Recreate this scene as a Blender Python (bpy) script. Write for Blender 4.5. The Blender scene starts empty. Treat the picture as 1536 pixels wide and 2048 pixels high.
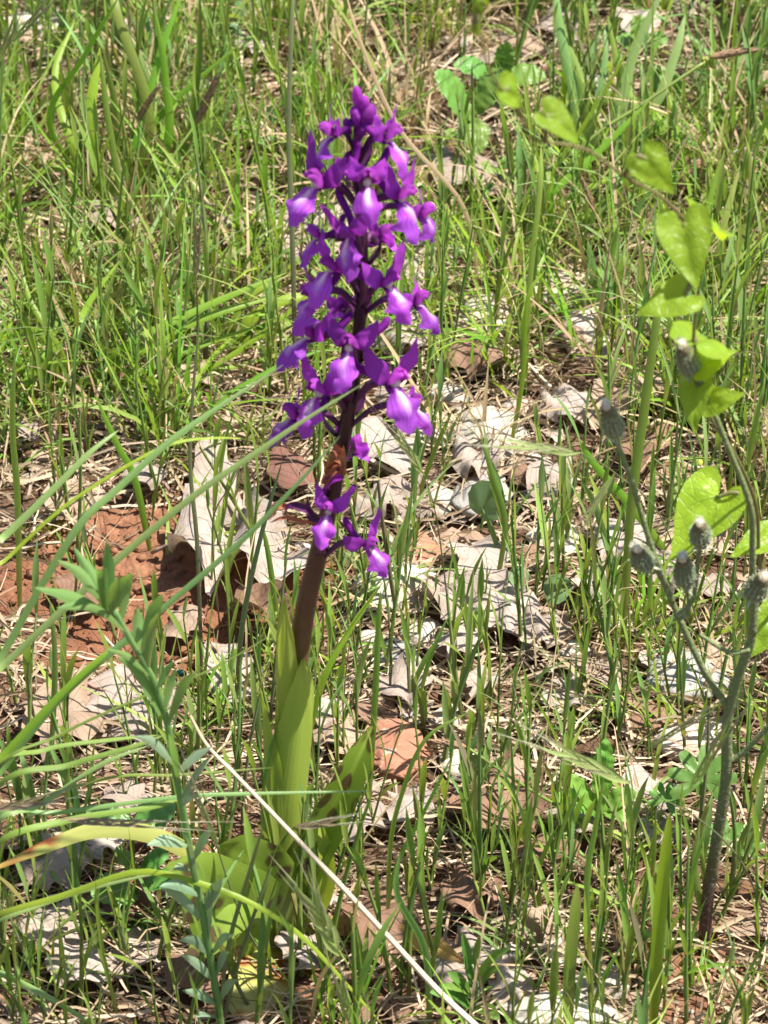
import bpy, math, random
from mathutils import Vector, Matrix, noise, Euler

# ------------------------------------------------------------------ camera, sky, sun, exposure
sc = bpy.context.scene
COL = sc.collection
R = math.radians
V = Vector
PITCH, HFOV = R(38.0), R(8.5)
T = math.tan(HFOV)
CAM = V((0.0, -0.753, 0.746))
cd = bpy.data.cameras.new('camera')
cam = bpy.data.objects.new('camera', cd); COL.objects.link(cam)
cam.location = CAM
cam.rotation_euler = (R(90) - PITCH, 0, 0)
cd.sensor_fit = 'VERTICAL'; cd.sensor_height = 24.0; cd.sensor_width = 18.0
cd.lens = 12.0 / T
cd.clip_start = 0.02; cd.clip_end = 200
cd.dof.use_dof = True; cd.dof.focus_distance = 1.11; cd.dof.aperture_fstop = 24
sc.camera = cam

SUN_EL, SUN_AZ = R(66), R(95)          # azimuth from +Y (away from camera) towards +X
w = bpy.data.worlds.new('World'); sc.world = w; w.use_nodes = True
wn = w.node_tree
bg = wn.nodes['Background']
sky = wn.nodes.new('ShaderNodeTexSky'); sky.sky_type = 'NISHITA'; sky.sun_disc = False
sky.sun_elevation = SUN_EL; sky.sun_rotation = SUN_AZ
wn.links.new(sky.outputs[0], bg.inputs[0]); bg.inputs[1].default_value = 0.085
sl = bpy.data.lights.new('sun', 'SUN'); sl.energy = 5.0; sl.angle = R(0.55); sl.color = (1.0, 0.955, 0.88)
so = bpy.data.objects.new('sun', sl); COL.objects.link(so)
sdir = V((math.sin(SUN_AZ) * math.cos(SUN_EL), math.cos(SUN_AZ) * math.cos(SUN_EL), math.sin(SUN_EL)))
so.rotation_euler = sdir.to_track_quat('Z', 'Y').to_euler()
sc.view_settings.view_transform = 'Standard'; sc.view_settings.look = 'None'
sc.view_settings.exposure = 1.15; sc.view_settings.gamma = 1.0
sc.cycles.max_bounces = 5; sc.cycles.transmission_bounces = 3; sc.cycles.diffuse_bounces = 3; sc.cycles.glossy_bounces = 1
sc.cycles.transparent_max_bounces = 4

# ------------------------------------------------------------------ pixel helpers (photo pixels, 1536 x 2048)
FW = V((0, math.cos(PITCH), -math.sin(PITCH))); UP = V((0, math.sin(PITCH), math.cos(PITCH)))

def ray(px, py):
    return FW + V((1, 0, 0)) * ((px - 768) / 1024 * T) + UP * ((1024 - py) / 1024 * T)

def hgt(x, y):
    z = 0.009 * noise.noise(V((x * 9, y * 9, 3.1))) + 0.0045 * noise.noise(V((x * 27, y * 27, 7.7)))
    return z

def at(px, py, y):                      # on the upright plane at depth y
    d = ray(px, py)
    return CAM + d * ((y - CAM.y) / d.y)

def ground(px, py):
    d = ray(px, py); z = 0.0
    for _ in range(5):
        p = CAM + d * ((z - CAM.z) / d.z)
        z = hgt(p.x, p.y)
    return V((p.x, p.y, z))

def mpp(p):                             # metres for one photo pixel at p
    return (p - CAM).dot(FW) * T / 1024

LEAN = 0.06
def onstem(px, py, off=0.0):            # on the leaning plane of the orchid
    d = ray(px, py)
    t = (LEAN * CAM.z + off - CAM.y) / (d.y - LEAN * d.z)
    return CAM + d * t

# ------------------------------------------------------------------ mesh collector
def spl(pts, n):
    """Catmull-Rom through pts, n+1 samples"""
    P = [V(p) for p in pts]
    if len(P) == 2:
        return [P[0].lerp(P[1], i / n) for i in range(n + 1)]
    P = [P[0] * 2 - P[1]] + P + [P[-1] * 2 - P[-2]]
    m = len(P) - 3; out = []
    for i in range(n + 1):
        s = i / n * m; k = min(int(s), m - 1); t = s - k
        a, b, c, d = P[k], P[k + 1], P[k + 2], P[k + 3]
        out.append(0.5 * ((2 * b) + (c - a) * t + (2 * a - 5 * b + 4 * c - d) * t * t + (3 * b - a - 3 * c + d) * t ** 3))
    return out

def lerpl(tab, v):
    """tab = [(v, value), ...]"""
    if v <= tab[0][0]: return tab[0][1]
    for (a, x), (b, y) in zip(tab, tab[1:]):
        if v <= b:
            t = (v - a) / (b - a); t = t * t * (3 - 2 * t) * 0.5 + t * 0.5
            return x + (y - x) * t
    return tab[-1][1]

class MB:
    def __init__(s): s.v = []; s.f = []; s.c = []
    def ribbon(s, pts, hw, side, rnd=0.5, fold=0.0, twist=0.0, cols=2, kind=0.0):
        """flat blade along pts; hw(v) half width; fold pushes the midrib in"""
        n = len(pts) - 1; side = V(side); b0 = len(s.v)
        for i, p in enumerate(pts):
            t = (pts[min(i + 1, n)] - pts[max(i - 1, 0)])
            if t.length < 1e-9: t = V((0, 0, 1))
            t.normalize()
            sd = side - t * side.dot(t)
            if sd.length < 1e-6: sd = t.orthogonal()
            sd.normalize(); nn = t.cross(sd); v = i / n
            if twist:
                a = twist * v; sd, nn = sd * math.cos(a) + nn * math.sin(a), nn * math.cos(a) - sd * math.sin(a)
            wv = hw(v)
            if cols == 2:
                s.v += [p - sd * wv, p + sd * wv]; s.c += [(rnd, v, 0, kind), (rnd, v, 1, kind)]
            else:
                s.v += [p - sd * wv, p - nn * (fold * wv), p + sd * wv]
                s.c += [(rnd, v, 0, kind), (rnd, v, .5, kind), (rnd, v, 1, kind)]
        for i in range(n):
            for k in range(cols - 1):
                a = b0 + i * cols + k
                s.f.append((a, a + 1, a + cols + 1, a + cols))
    def tube(s, pts, rad, sides=6, rnd=0.5, cap=True, kind=0.0):
        n = len(pts) - 1; b0 = len(s.v); ref = None
        for i, p in enumerate(pts):
            t = (pts[min(i + 1, n)] - pts[max(i - 1, 0)])
            if t.length < 1e-9: t = V((0, 0, 1))
            t.normalize()
            if ref is None: ref = t.orthogonal()
            ref = ref - t * ref.dot(t)
            if ref.length < 1e-6: ref = t.orthogonal()
            ref.normalize(); o = t.cross(ref); r = rad(i / n)
            for k in range(sides):
                a = 2 * math.pi * k / sides
                s.v.append(p + ref * (r * math.cos(a)) + o * (r * math.sin(a))); s.c.append((rnd, i / n, k / sides, kind))
        for i in range(n):
            for k in range(sides):
                a = b0 + i * sides + k; b = b0 + i * sides + (k + 1) % sides
                s.f.append((a, b, b + sides, a + sides))
        if cap:
            s.f.append(tuple(b0 + n * sides + k for k in range(sides)))
            s.f.append(tuple(b0 + sides - 1 - k for k in range(sides)))
    def surf(s, pts, hw, side, nu=6, rnd=0.5, fold=0.0, curl=0.0, wave=0.0, wf=3.0, seed=0.0, bump=0.0, bf=300.0, kind=0.0, twist=0.0):
        """leaf blade: pts midrib, hw(v, sgn) half width; fold/curl lift the margins along the normal"""
        n = len(pts) - 1; b0 = len(s.v); side = V(side)
        for i, p in enumerate(pts):
            t = (pts[min(i + 1, n)] - pts[max(i - 1, 0)])
            if t.length < 1e-9: t = V((0, 0, 1))
            t.normalize()
            sd = side - t * side.dot(t)
            if sd.length < 1e-6: sd = t.orthogonal()
            sd.normalize(); nn = t.cross(sd) * -1; v = i / n
            if nn.dot(UPREF[0]) < 0 and UPREF[1]: nn = -nn
            if twist:
                a = twist * v; sd, nn = sd * math.cos(a) + nn * math.sin(a), nn * math.cos(a) - sd * math.sin(a)
            for j in range(nu + 1):
                u = j / nu * 2 - 1; wv = hw(v, -1 if u < 0 else 1)
                z = fold * abs(u) * wv + curl * u * u * wv + wave * abs(u) * wv * math.sin(v * wf * 6.28 + seed + (1.3 if u > 0 else 0))
                q = p + sd * (u * wv) + nn * z
                if bump: q = q + nn * (bump * noise.noise(q * bf + V((seed, 0, 0))))
                s.v.append(q); s.c.append((rnd, v, j / nu, kind))
        for i in range(n):
            for j in range(nu):
                a = b0 + i * (nu + 1) + j
                s.f.append((a, a + 1, a + nu + 2, a + nu + 1))
    def poly(s, half, org, tip, nrm, size, rings=5, cup=0.0, droop=0.0, rnd=0.5, kind=0.0, seed=0.0, bump=0.0, full=False):
        """leaf from an outline (x, y) star-shaped about the stalk point; y runs to the tip"""
        tip = V(tip).normalized(); nrm = V(nrm); nrm = (nrm - tip * nrm.dot(tip)).normalized(); sx = tip.cross(nrm)
        out = list(half) if full else list(half) + [(-x, y) for x, y in reversed(half[:-1])][:-1 if half[0][0] == 0 else None]
        m = len(out); b0 = len(s.v)
        s.v.append(V(org)); s.c.append((rnd, .26, .5, 0))
        for k in range(1, rings + 1):
            q = k / rings
            for (x, y) in out:
                x2, y2 = x * q, y * q
                z = cup * abs(x2) - droop * max(y2, 0) ** 2 + bump * noise.noise(V((x2 * 4 + seed, y2 * 4, seed)))
                s.v.append(V(org) + (sx * x2 + tip * y2 + nrm * z) * size)
                s.c.append((rnd, (y2 + .35) / 1.35, .5 + x2 * .5, q))
        for k in range(m): s.f.append((b0, b0 + 1 + k, b0 + 1 + (k + 1) % m))
        for k in range(rings - 1):
            o = b0 + 1 + k * m
            for j in range(m):
                s.f.append((o + j, o + m + j, o + m + (j + 1) % m, o + (j + 1) % m))
    def mesh(s, name, mat, org=(0, 0, 0), smooth=True):
        me = bpy.data.meshes.new(name); o = V(org)
        me.from_pydata([(p[0] - o[0], p[1] - o[1], p[2] - o[2]) for p in s.v], [], s.f)
        a = me.attributes.new('c', 'FLOAT_COLOR', 'POINT')
        a.data.foreach_set('color', [x for c in s.c for x in c])
        if smooth: me.polygons.foreach_set('use_smooth', [True] * len(me.polygons))
        me.materials.append(mat); me.update()
        return me
    def build(s, name, mat, parent=None, org=(0, 0, 0), smooth=True):
        root = parent
        while root is not None and root.parent is not None: root = root.parent
        if root is not None: org = root.location
        o = bpy.data.objects.new(name, s.mesh(name, mat, org, smooth)); COL.objects.link(o)
        if parent is not None: o.parent = parent
        else: o.location = org
        return o
UPREF = [V((0, 0, 1)), True]

def empty(name, loc, label, cat, group=None):
    o = bpy.data.objects.new(name, None); COL.objects.link(o); o.location = V(loc)
    o.empty_display_size = 0.01
    return tag(o, label, cat, group)

def tag(o, label=None, cat=None, group=None, kind=None):
    if label: o['label'] = label
    if cat: o['category'] = cat
    if group: o['group'] = group
    if kind: o['kind'] = kind
    return o

# ------------------------------------------------------------------ materials
def nodes(name):
    m = bpy.data.materials.new(name); m.use_nodes = True; nt = m.node_tree; nt.nodes.clear()
    def N(t, props=None, **ins):
        n = nt.nodes.new('ShaderNode' + t)
        for k, v in (props or {}).items(): setattr(n, k, v)
        for k, v in ins.items():
            k = k.replace('_', ' ')
            s = n.inputs[int(k[1:])] if k[0] == 'i' and k[1:].isdigit() else n.inputs[k]
            if hasattr(v, 'node'): nt.links.new(v, s)
            else: s.default_value = v
        return n
    return m, nt, N

def c4(c): return (c[0], c[1], c[2], 1)

def mixc(N, f, a, b, mode='MIX'):
    n = N('Mix', {'data_type': 'RGBA', 'blend_type': mode})
    for i, x in ((0, f), (6, a), (7, b)):
        if hasattr(x, 'node'): n.id_data.links.new(x, n.inputs[i])
        else: n.inputs[i].default_value = x if i == 0 else c4(x)
    return n.outputs[2]

def mth(N, op, a, b=None, c=None):
    n = N('Math', {'operation': op})
    for i, x in enumerate((a, b, c)):
        if x is None: continue
        if hasattr(x, 'node'): n.id_data.links.new(x, n.inputs[i])
        else: n.inputs[i].default_value = x
    return n.outputs[0]

def mapr(N, x, a, b, c=0.0, d=1.0):
    n = N('MapRange', None, Value=x)
    for k, v in (('From Min', a), ('From Max', b), ('To Min', c), ('To Max', d)): n.inputs[k].default_value = v
    return n.outputs[0]

def ramp(N, x, stops):
    n = N('ValToRGB', None, Fac=x); e = n.color_ramp.elements
    while len(e) < len(stops): e.new(0.5)
    for k, (p, c) in enumerate(stops): e[k].position = p; e[k].color = c4(c)
    return n.outputs[0]

def attrs(N):
    a = N('Attribute', {'attribute_name': 'c'}); s = N('SeparateColor', None, Color=a.outputs['Color'])
    oi = N('ObjectInfo')
    r = mth(N, 'FRACT', mth(N, 'ADD', s.outputs[0], oi.outputs['Random']))
    return r, s.outputs[1], s.outputs[2], a.outputs['Alpha']

def finish(nt, N, col, rough=0.5, trans=0.0, tcol=None, bump=None, bstr=0.3, bdist=0.001, spec=0.4, sheen=0.0):
    p = N('BsdfPrincipled', None, Roughness=rough)
    p.inputs['Specular IOR Level'].default_value = spec
    nt.links.new(col, p.inputs['Base Color'])
    if sheen: p.inputs['Sheen Weight'].default_value = sheen
    out = N('OutputMaterial')
    if bump is not None:
        b = N('Bump', None, Height=bump); b.inputs['Strength'].default_value = bstr; b.inputs['Distance'].default_value = bdist
        nt.links.new(b.outputs[0], p.inputs['Normal'])
    if trans:
        tr = N('BsdfTranslucent'); nt.links.new(tcol if tcol is not None else col, tr.inputs[0])
        mx = N('MixShader', None, Fac=trans); nt.links.new(p.outputs[0], mx.inputs[1]); nt.links.new(tr.outputs[0], mx.inputs[2])
        nt.links.new(mx.outputs[0], out.inputs[0])
    else: nt.links.new(p.outputs[0], out.inputs[0])

def foliage(name, root, mid, tip, trans=0.35, sfreq=44.0, bstr=.25, rough=0.45, hv=0.035, vv=0.5, stripe=0.15, spec=0.4, alt=None, altcut=0.9, spots=None, spotscale=90, spotcut=0.32, tgain=(1.25, 1.3, 0.5), noise_amt=0.25):
    m, nt, N = nodes(name)
    r, v, u, k = attrs(N)
    col = ramp(N, v, [(0.0, root), (0.35, mid), (0.8, mid), (1.0, tip)])
    if alt is not None:
        col = mixc(N, mapr(N, r, altcut, altcut + .02), col, ramp(N, v, [(0.0, root), (0.6, alt), (1.0, tuple(x * .8 for x in alt))]))
    h = N('HueSaturation', None, Color=col)
    nt.links.new(mapr(N, r, 0, 1, 0.5 - hv, 0.5 + hv), h.inputs['Hue'])
    nt.links.new(mapr(N, mth(N, 'FRACT', mth(N, 'MULTIPLY', r, 7.31)), 0, 1, 1 - vv / 2, 1 + vv / 2), h.inputs['Value'])
    col = h.outputs[0]
    tc = N('TexCoord')
    nz = N('TexNoise', None, Vector=tc.outputs['Object'], Scale=140.0, Detail=4.0)
    col = mixc(N, mapr(N, nz.outputs[0], 0.3, 0.7, 0.0, noise_amt), col, (root[0] * .6 + mid[0] * .4, root[1] * .5 + mid[1] * .4, root[2] * .6 + mid[2] * .3))
    st = mth(N, 'SINE', mth(N, 'MULTIPLY', u, sfreq))
    if stripe:
        col = mixc(N, mapr(N, st, -1, 1, 0, stripe), col, (tip[0] * 1.3, tip[1] * 1.25, tip[2] * 1.2))
    if spots is not None:
        vo = N('TexVoronoi', None, Vector=tc.outputs['Object'], Scale=float(spotscale)); vo.inputs['Randomness'].default_value = 1.0
        n2 = N('TexNoise', None, Vector=tc.outputs['Object'], Scale=60.0)
        f = mth(N, 'MULTIPLY', mapr(N, vo.outputs[0], spotcut, spotcut - .1), mapr(N, n2.outputs[0], .35, .42))
        col = mixc(N, f, col, spots)
    tcol = mixc(N, 1.0, col, tgain, 'MULTIPLY')
    finish(nt, N, col, rough, trans, tcol, mth(N, 'ADD', mth(N, 'MULTIPLY', st, .25), nz.outputs[0]), bstr, 0.0006, spec)
    return m

M = {}
M['grass'] = foliage('grass_green', (.28, .28, .08), (.21, .325, .055), (.28, .37, .09), alt=(.30, .20, .10), altcut=.93)
M['grass_blue'] = foliage('grass_blue_green', (.25, .27, .09), (.19, .31, .09), (.25, .35, .13), alt=(.22, .14, .12), altcut=.95)
M['grass_bright'] = foliage('grass_bright', (.22, .28, .04), (.22, .38, .035), (.31, .43, .06), trans=.42, rough=.35)
M['grass_yellow'] = foliage('grass_yellowish', (.20, .22, .05), (.19, .27, .05), (.30, .30, .10), trans=.42)
M['grass_grey'] = foliage('blade_grey_green', (.20, .31, .07), (.21, .34, .10), (.29, .40, .17), trans=.3, rough=.33, spec=.6, stripe=.3)
M['grass_dry'] = foliage('grass_dry', (.34, .26, .14), (.45, .33, .19), (.50, .36, .22), trans=.25, hv=.02, tgain=(1, .9, .7))
M['culm'] = foliage('culm_purple_green', (.17, .09, .09), (.17, .20, .09), (.15, .24, .08), trans=.1, vv=.4)
M['culm_green'] = foliage('culm_green', (.16, .22, .05), (.15, .25, .05), (.20, .30, .06), trans=.15, vv=.3)
M['orchid_leaf'] = foliage('orchid_leaf', (.44, .50, .075), (.42, .50, .085), (.40, .48, .09), sfreq=110., bstr=.10, trans=.4, rough=.38, hv=.012, vv=.14, stripe=.12, spec=.5, noise_amt=.16)
M['orchid_basal'] = foliage('orchid_basal_leaf', (.25, .33, .05), (.225, .32, .045), (.24, .32, .05), sfreq=110., bstr=.04, trans=.28, rough=.36, hv=.012, vv=.12, stripe=.05, spots=(.10, .07, .03), spotscale=110, spotcut=.40, noise_amt=.3)
M['orchid_yellow'] = foliage('orchid_withering_leaf', (.38, .36, .07), (.40, .41, .12), (.52, .38, .11), bstr=.06, trans=.28, rough=.45, hv=.01, vv=.1, stripe=.06, spots=(.30, .085, .03), spotscale=42, spotcut=.45)
M['sheath_dry'] = foliage('dry_yellow_leaf', (.45, .34, .08), (.50, .38, .12), (.32, .17, .10), trans=.2, hv=.01, vv=.2, stripe=.3, tgain=(1, .9, .6))
M['toadflax'] = foliage('blue_green_leaf', (.18, .29, .075), (.19, .315, .10), (.23, .36, .135), trans=.35, rough=.4, hv=.02, vv=.25, stripe=.06)
M['toadflax_low'] = foliage('glaucous_leaf', (.18, .27, .12), (.23, .33, .21), (.28, .38, .26), trans=.22, rough=.42, hv=.02, vv=.25, stripe=.05)
M['crenate'] = foliage('puckered_leaf', (.12, .22, .04), (.14, .27, .05), (.19, .33, .09), trans=.28, rough=.4, hv=.03, vv=.35, stripe=.0, spec=.5)
M['lotus'] = foliage('small_round_leaf', (.10, .17, .05), (.12, .21, .065), (.15, .24, .08), trans=.25, rough=.42, hv=.03, vv=.3, stripe=.0)
M['lime'] = foliage('pale_lobed_leaf', (.16, .28, .04), (.19, .36, .06), (.24, .42, .08), trans=.35, rough=.45, hv=.02, vv=.2, stripe=.0)
M['greyleaf'] = foliage('dull_round_leaf', (.13, .20, .08), (.17, .26, .115), (.2, .28, .13), trans=.25, rough=.55, hv=.02, vv=.2, stripe=.0)
M['whitestem'] = foliage('felted_stem', (.30, .36, .24), (.34, .40, .27), (.3, .4, .22), trans=.1, rough=.8, stripe=0)

def m_vine():
    m, nt, N = nodes('heart_leaf'); r, v, u, q = attrs(N)
    yy = mth(N, 'SUBTRACT', mth(N, 'MULTIPLY', v, 1.35), .35); xx = mth(N, 'MULTIPLY', mth(N, 'SUBTRACT', u, .5), 2.0)
    ang = mth(N, 'ARCTAN2', xx, mth(N, 'ADD', yy, .02))
    rr = mth(N, 'SQRT', mth(N, 'ADD', mth(N, 'MULTIPLY', xx, xx), mth(N, 'MULTIPLY', yy, yy)))
    bend = mth(N, 'ADD', ang, mth(N, 'MULTIPLY', mth(N, 'MULTIPLY', rr, ang), .55))
    rib = mapr(N, mth(N, 'MULTIPLY', mth(N, 'ABSOLUTE', mth(N, 'SINE', mth(N, 'MULTIPLY', bend, 4.4))), rr), 0.0, 0.045, 1, 0)
    tcx = N('TexCoord'); ve = N('TexVoronoi', {'feature': 'DISTANCE_TO_EDGE'}, Vector=tcx.outputs['Object'], Scale=420.0)
    side = mapr(N, ve.outputs[0], 0, .10, .55, 0)
    tc = N('TexCoord'); nz = N('TexNoise', None, Vector=tc.outputs['Object'], Scale=90.0, Detail=3.0)
    col = mixc(N, mapr(N, nz.outputs[0], .3, .7), (.22, .37, .02), (.31, .46, .035))
    h = N('HueSaturation', None, Color=col); nt.links.new(mapr(N, r, 0, 1, .75, 1.2), h.inputs['Value'])
    col = mixc(N, mth(N, 'MULTIPLY', mth(N, 'MAXIMUM', rib, mth(N, 'MULTIPLY', side, .5)), .35), h.outputs[0], (.30, .45, .09))
    tcol = mixc(N, 1.0, col, (1.6, 1.45, .5), 'MULTIPLY')
    finish(nt, N, col, .42, .52, tcol, mth(N, 'SUBTRACT', nz.outputs[0], mth(N, 'MAXIMUM', rib, side)), .5, .0005, .45)
    return m
M['vine'] = m_vine()

def m_petal(name, pale, white, deep, wf):
    m, nt, N = nodes(name); r, v, u, k = attrs(N)
    du = mth(N, 'ABSOLUTE', mth(N, 'SUBTRACT', u, .5))
    tc = N('TexCoord'); nz = N('TexNoise', None, Vector=tc.outputs['Object'], Scale=260.0, Detail=5.0)
    col = ramp(N, v, [(0, deep), (.45, pale), (1, tuple(x * .9 for x in pale))])
    h = N('HueSaturation', None, Color=col)
    nt.links.new(mapr(N, r, 0, 1, .49, .515), h.inputs['Hue']); nt.links.new(mapr(N, mth(N, 'FRACT', mth(N, 'MULTIPLY', r, 5.7)), 0, 1, .62, 1.25), h.inputs['Value'])
    vein = mapr(N, mth(N, 'SINE', mth(N, 'ADD', mth(N, 'MULTIPLY', u, 50.0), mth(N, 'MULTIPLY', nz.outputs[0], 3.0))), -1, 1, 0, .42)
    col = mixc(N, vein, h.outputs[0], deep)
    if wf:
        f = mth(N, 'MULTIPLY', mapr(N, mth(N, 'ADD', v, mapr(N, nz.outputs[0], .3, .7, -.1, .1)), .72, .38), mapr(N, du, .20, .04))
        f = mth(N, 'MULTIPLY', f, mapr(N, mth(N, 'FRACT', mth(N, 'MULTIPLY', r, 11.3)), 0, 1, .6, 1.25))
        f = mth(N, 'MULTIPLY', f, mapr(N, nz.outputs[0], .3, .6, .75, 1.0))
        col = mixc(N, mth(N, 'MULTIPLY', f, wf), col, white)
        vo = N('TexVoronoi', None, Vector=tc.outputs['Object'], Scale=1100.0)
        sp = mth(N, 'MULTIPLY', mapr(N, vo.outputs[0], .26, .18), mth(N, 'MULTIPLY', mapr(N, du, .22, .12), mapr(N, v, .6, .45)))
        col = mixc(N, mth(N, 'MULTIPLY', sp, .7), col, (.30, .02, .35))
    tcol = mixc(N, 1.0, col, (1.25, 1.0, 1.2), 'MULTIPLY')
    finish(nt, N, col, .6, .5, tcol, nz.outputs[0], .5, .0008, .2)
    return m
M['lip'] = m_petal('orchid_lip', (.48, .11, .70), (.92, .80, .92), (.19, .012, .27), 1.0)
M['sepal'] = m_petal('orchid_sepal', (.45, .07, .58), (.8, .7, .85), (.22, .012, .24), 0)
M['hood'] = m_petal('orchid_hood', (.48, .08, .55), (.8, .65, .8), (.24, .012, .24), 0)
M['spur'] = m_petal('orchid_spur', (.26, .025, .34), (.8, .7, .8), (.13, .012, .17), 0)
M['ovary'] = foliage('orchid_ovary', (.055, .014, .045), (.09, .016, .085), (.15, .02, .15), trans=.05, hv=.01, vv=.3, stripe=.1)
M['column'] = foliage('orchid_column', (.6, .5, .55), (.7, .62, .6), (.5, .45, .25), trans=.2, hv=.01, vv=.1, stripe=0)
M['withered'] = foliage('withered_petal', (.35, .14, .05), (.40, .17, .05), (.30, .04, .16), trans=.3, hv=.01, vv=.3, stripe=.3, tgain=(1.2, .9, .6))
def m_stem():
    m, nt, N = nodes('orchid_stem'); r, v, u, k = attrs(N)
    tc = N('TexCoord'); nz = N('TexNoise', None, Vector=tc.outputs['Object'], Scale=220.0, Detail=4.0)
    col = ramp(N, v, [(0, (.17, .16, .03)), (.22, (.15, .12, .03)), (.36, (.135, .06, .027)), (.47, (.075, .027, .021)), (.6, (.035, .011, .02)), (1, (.05, .009, .04))])
    col = mixc(N, mapr(N, mth(N, 'SINE', mth(N, 'MULTIPLY', u, 75.0)), -1, 1, 0, .2), col, (.08, .04, .022))
    col = mixc(N, mapr(N, nz.outputs[0], .35, .7, 0, .35), col, (.05, .015, .02))
    finish(nt, N, col, .38, 0, None, nz.outputs[0], .3, .0006, .45)
    return m
M['stem'] = m_stem()

def m_soil():
    m, nt, N = nodes('red_soil'); tc = N('TexCoord'); P = tc.outputs['Object']
    a = N('TexNoise', None, Vector=P, Scale=14.0, Detail=6.0); b = N('TexNoise', None, Vector=P, Scale=240.0, Detail=8.0)
    vo = N('TexVoronoi', {'feature': 'F1'}, Vector=P, Scale=260.0)
    col = ramp(N, a.outputs[0], [(.3, (.12, .05, .027)), (.5, (.20, .088, .047)), (.68, (.28, .14, .08))])
    col = mixc(N, mapr(N, b.outputs[0], .35, .7, 0, .6), col, (.29, .145, .085))
    col = mixc(N, mapr(N, vo.outputs[0], .55, .25, .35, 0), col, (.12, .05, .025))
    r_, v_, u_, k_ = attrs(N)                # away from the bare patch the earth is dark leaf mould
    hum = mixc(N, b.outputs[0], (.06, .036, .022), (.17, .10, .062))
    col = mixc(N, mapr(N, mth(N, 'ADD', v_, mapr(N, a.outputs[0], .3, .7, -.5, .5)), .1, .5), hum, col)
    finish(nt, N, col, .95, 0, None, mth(N, 'ADD', b.outputs[0], mth(N, 'MULTIPLY', vo.outputs[0], .5)), .8, .003, .1)
    return m
M['soil'] = m_soil()

def m_rock(name, base, stain, lich, lf):
    m, nt, N = nodes(name); tc = N('TexCoord'); P = tc.outputs['Object']; oi = N('ObjectInfo')
    mp = N('Mapping', None, Vector=P); nt.links.new(N('CombineXYZ', None, X=oi.outputs['Random'], Y=oi.outputs['Random']).outputs[0], mp.inputs['Location']); P = mp.outputs[0]
    a = N('TexNoise', None, Vector=P, Scale=70.0, Detail=6.0); b = N('TexNoise', None, Vector=P, Scale=400.0, Detail=8.0); l = N('TexNoise', None, Vector=P, Scale=170.0, Detail=5.0)
    h = N('HueSaturation', None, Color=c4(base)); nt.links.new(mapr(N, oi.outputs['Random'], 0, 1, .8, 1.15), h.inputs['Value'])
    col = mixc(N, mapr(N, a.outputs[0], .40, .62, 0, .95), h.outputs[0], stain)
    col = mixc(N, mapr(N, b.outputs[0], .4, .75, 0, .4), col, tuple(x * .55 for x in base))
    col = mixc(N, mapr(N, l.outputs[0], .68 - lf, .74 - lf), col, lich)
    finish(nt, N, col, .85, 0, None, mth(N, 'ADD', a.outputs[0], mth(N, 'MULTIPLY', b.outputs[0], .6)), .6, .002, .25)
    return m
M['rock_white'] = m_rock('limestone_white', (.50, .46, .38), (.40, .33, .25), (.35, .33, .28), .0)
M['rock_pink'] = m_rock('limestone_pink', (.56, .48, .41), (.46, .30, .22), (.6, .56, .5), .08)
M['rock_red'] = m_rock('stone_red', (.40, .19, .12), (.33, .14, .085), (.50, .36, .28), .05)
M['rock_grey'] = m_rock('limestone_grey', (.38, .36, .33), (.30, .27, .24), (.10, .10, .09), .06)
M['rock_lichen'] = m_rock('limestone_lichen', (.33, .32, .30), (.30, .28, .24), (.035, .035, .033), .24)

def m_dead(name, lo, hi, blot, back):
    m, nt, N = nodes(name); r, v, u, k = attrs(N); tc = N('TexCoord'); P = tc.outputs['Object']
    a = N('TexNoise', None, Vector=P, Scale=55.0, Detail=5.0); b = N('TexNoise', None, Vector=P, Scale=420.0, Detail=6.0)
    vo = N('TexVoronoi', None, Vector=P, Scale=520.0)
    col = mixc(N, mapr(N, a.outputs[0], .32, .68), lo, hi)
    h = N('HueSaturation', None, Color=col); nt.links.new(mapr(N, r, 0, 1, .66, 1.14), h.inputs['Value']); nt.links.new(mapr(N, mth(N, 'FRACT', mth(N, 'MULTIPLY', r, 3.3)), 0, 1, .485, .51), h.inputs['Hue'])
    col = h.outputs[0]
    col = mixc(N, mapr(N, b.outputs[0], .5, .75, 0, .6), col, blot)
    big = N('TexNoise', None, Vector=P, Scale=120.0, Detail=7.0); big.inputs['Roughness'].default_value = .7
    col = mixc(N, mapr(N, big.outputs[0], .52, .64, 0, .6), col, back)
    sp = mth(N, 'MULTIPLY', mapr(N, vo.outputs[0], .24, .12), mapr(N, a.outputs[0], .4, .55))
    col = mixc(N, mth(N, 'MULTIPLY', sp, .85), col, (.05, .04, .035))
    du = mth(N, 'ABSOLUTE', mth(N, 'SUBTRACT', u, .5))
    mid = mapr(N, du, .0, .03, 1, 0)
    sv = mapr(N, mth(N, 'ABSOLUTE', mth(N, 'SINE', mth(N, 'ADD', mth(N, 'MULTIPLY', v, 22.0), mth(N, 'MULTIPLY', du, -16.0)))), 0, .16, 1, 0)
    vein = mth(N, 'MAXIMUM', mid, mth(N, 'MULTIPLY', sv, .7))
    col = mixc(N, mth(N, 'MULTIPLY', vein, .35), col, tuple(min(1, x * 1.25) for x in hi))
    g = N('NewGeometry')
    col = mixc(N, mth(N, 'MULTIPLY', g.outputs['Backfacing'], .55), col, back)
    finish(nt, N, col, .72, .12, mixc(N, 1.0, col, (1.1, .8, .55), 'MULTIPLY'), mth(N, 'ADD', vein, mth(N, 'MULTIPLY', b.outputs[0], .8)), .6, .0012, .25)
    return m
M['dead_g'] = m_dead('dead_leaf_grey', (.42, .385, .35), (.62, .585, .54), (.28, .23, .19), (.30, .20, .14))
M['dead_t'] = m_dead('dead_leaf_tan', (.38, .30, .22), (.50, .41, .32), (.28, .17, .11), (.34, .22, .14))
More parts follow.
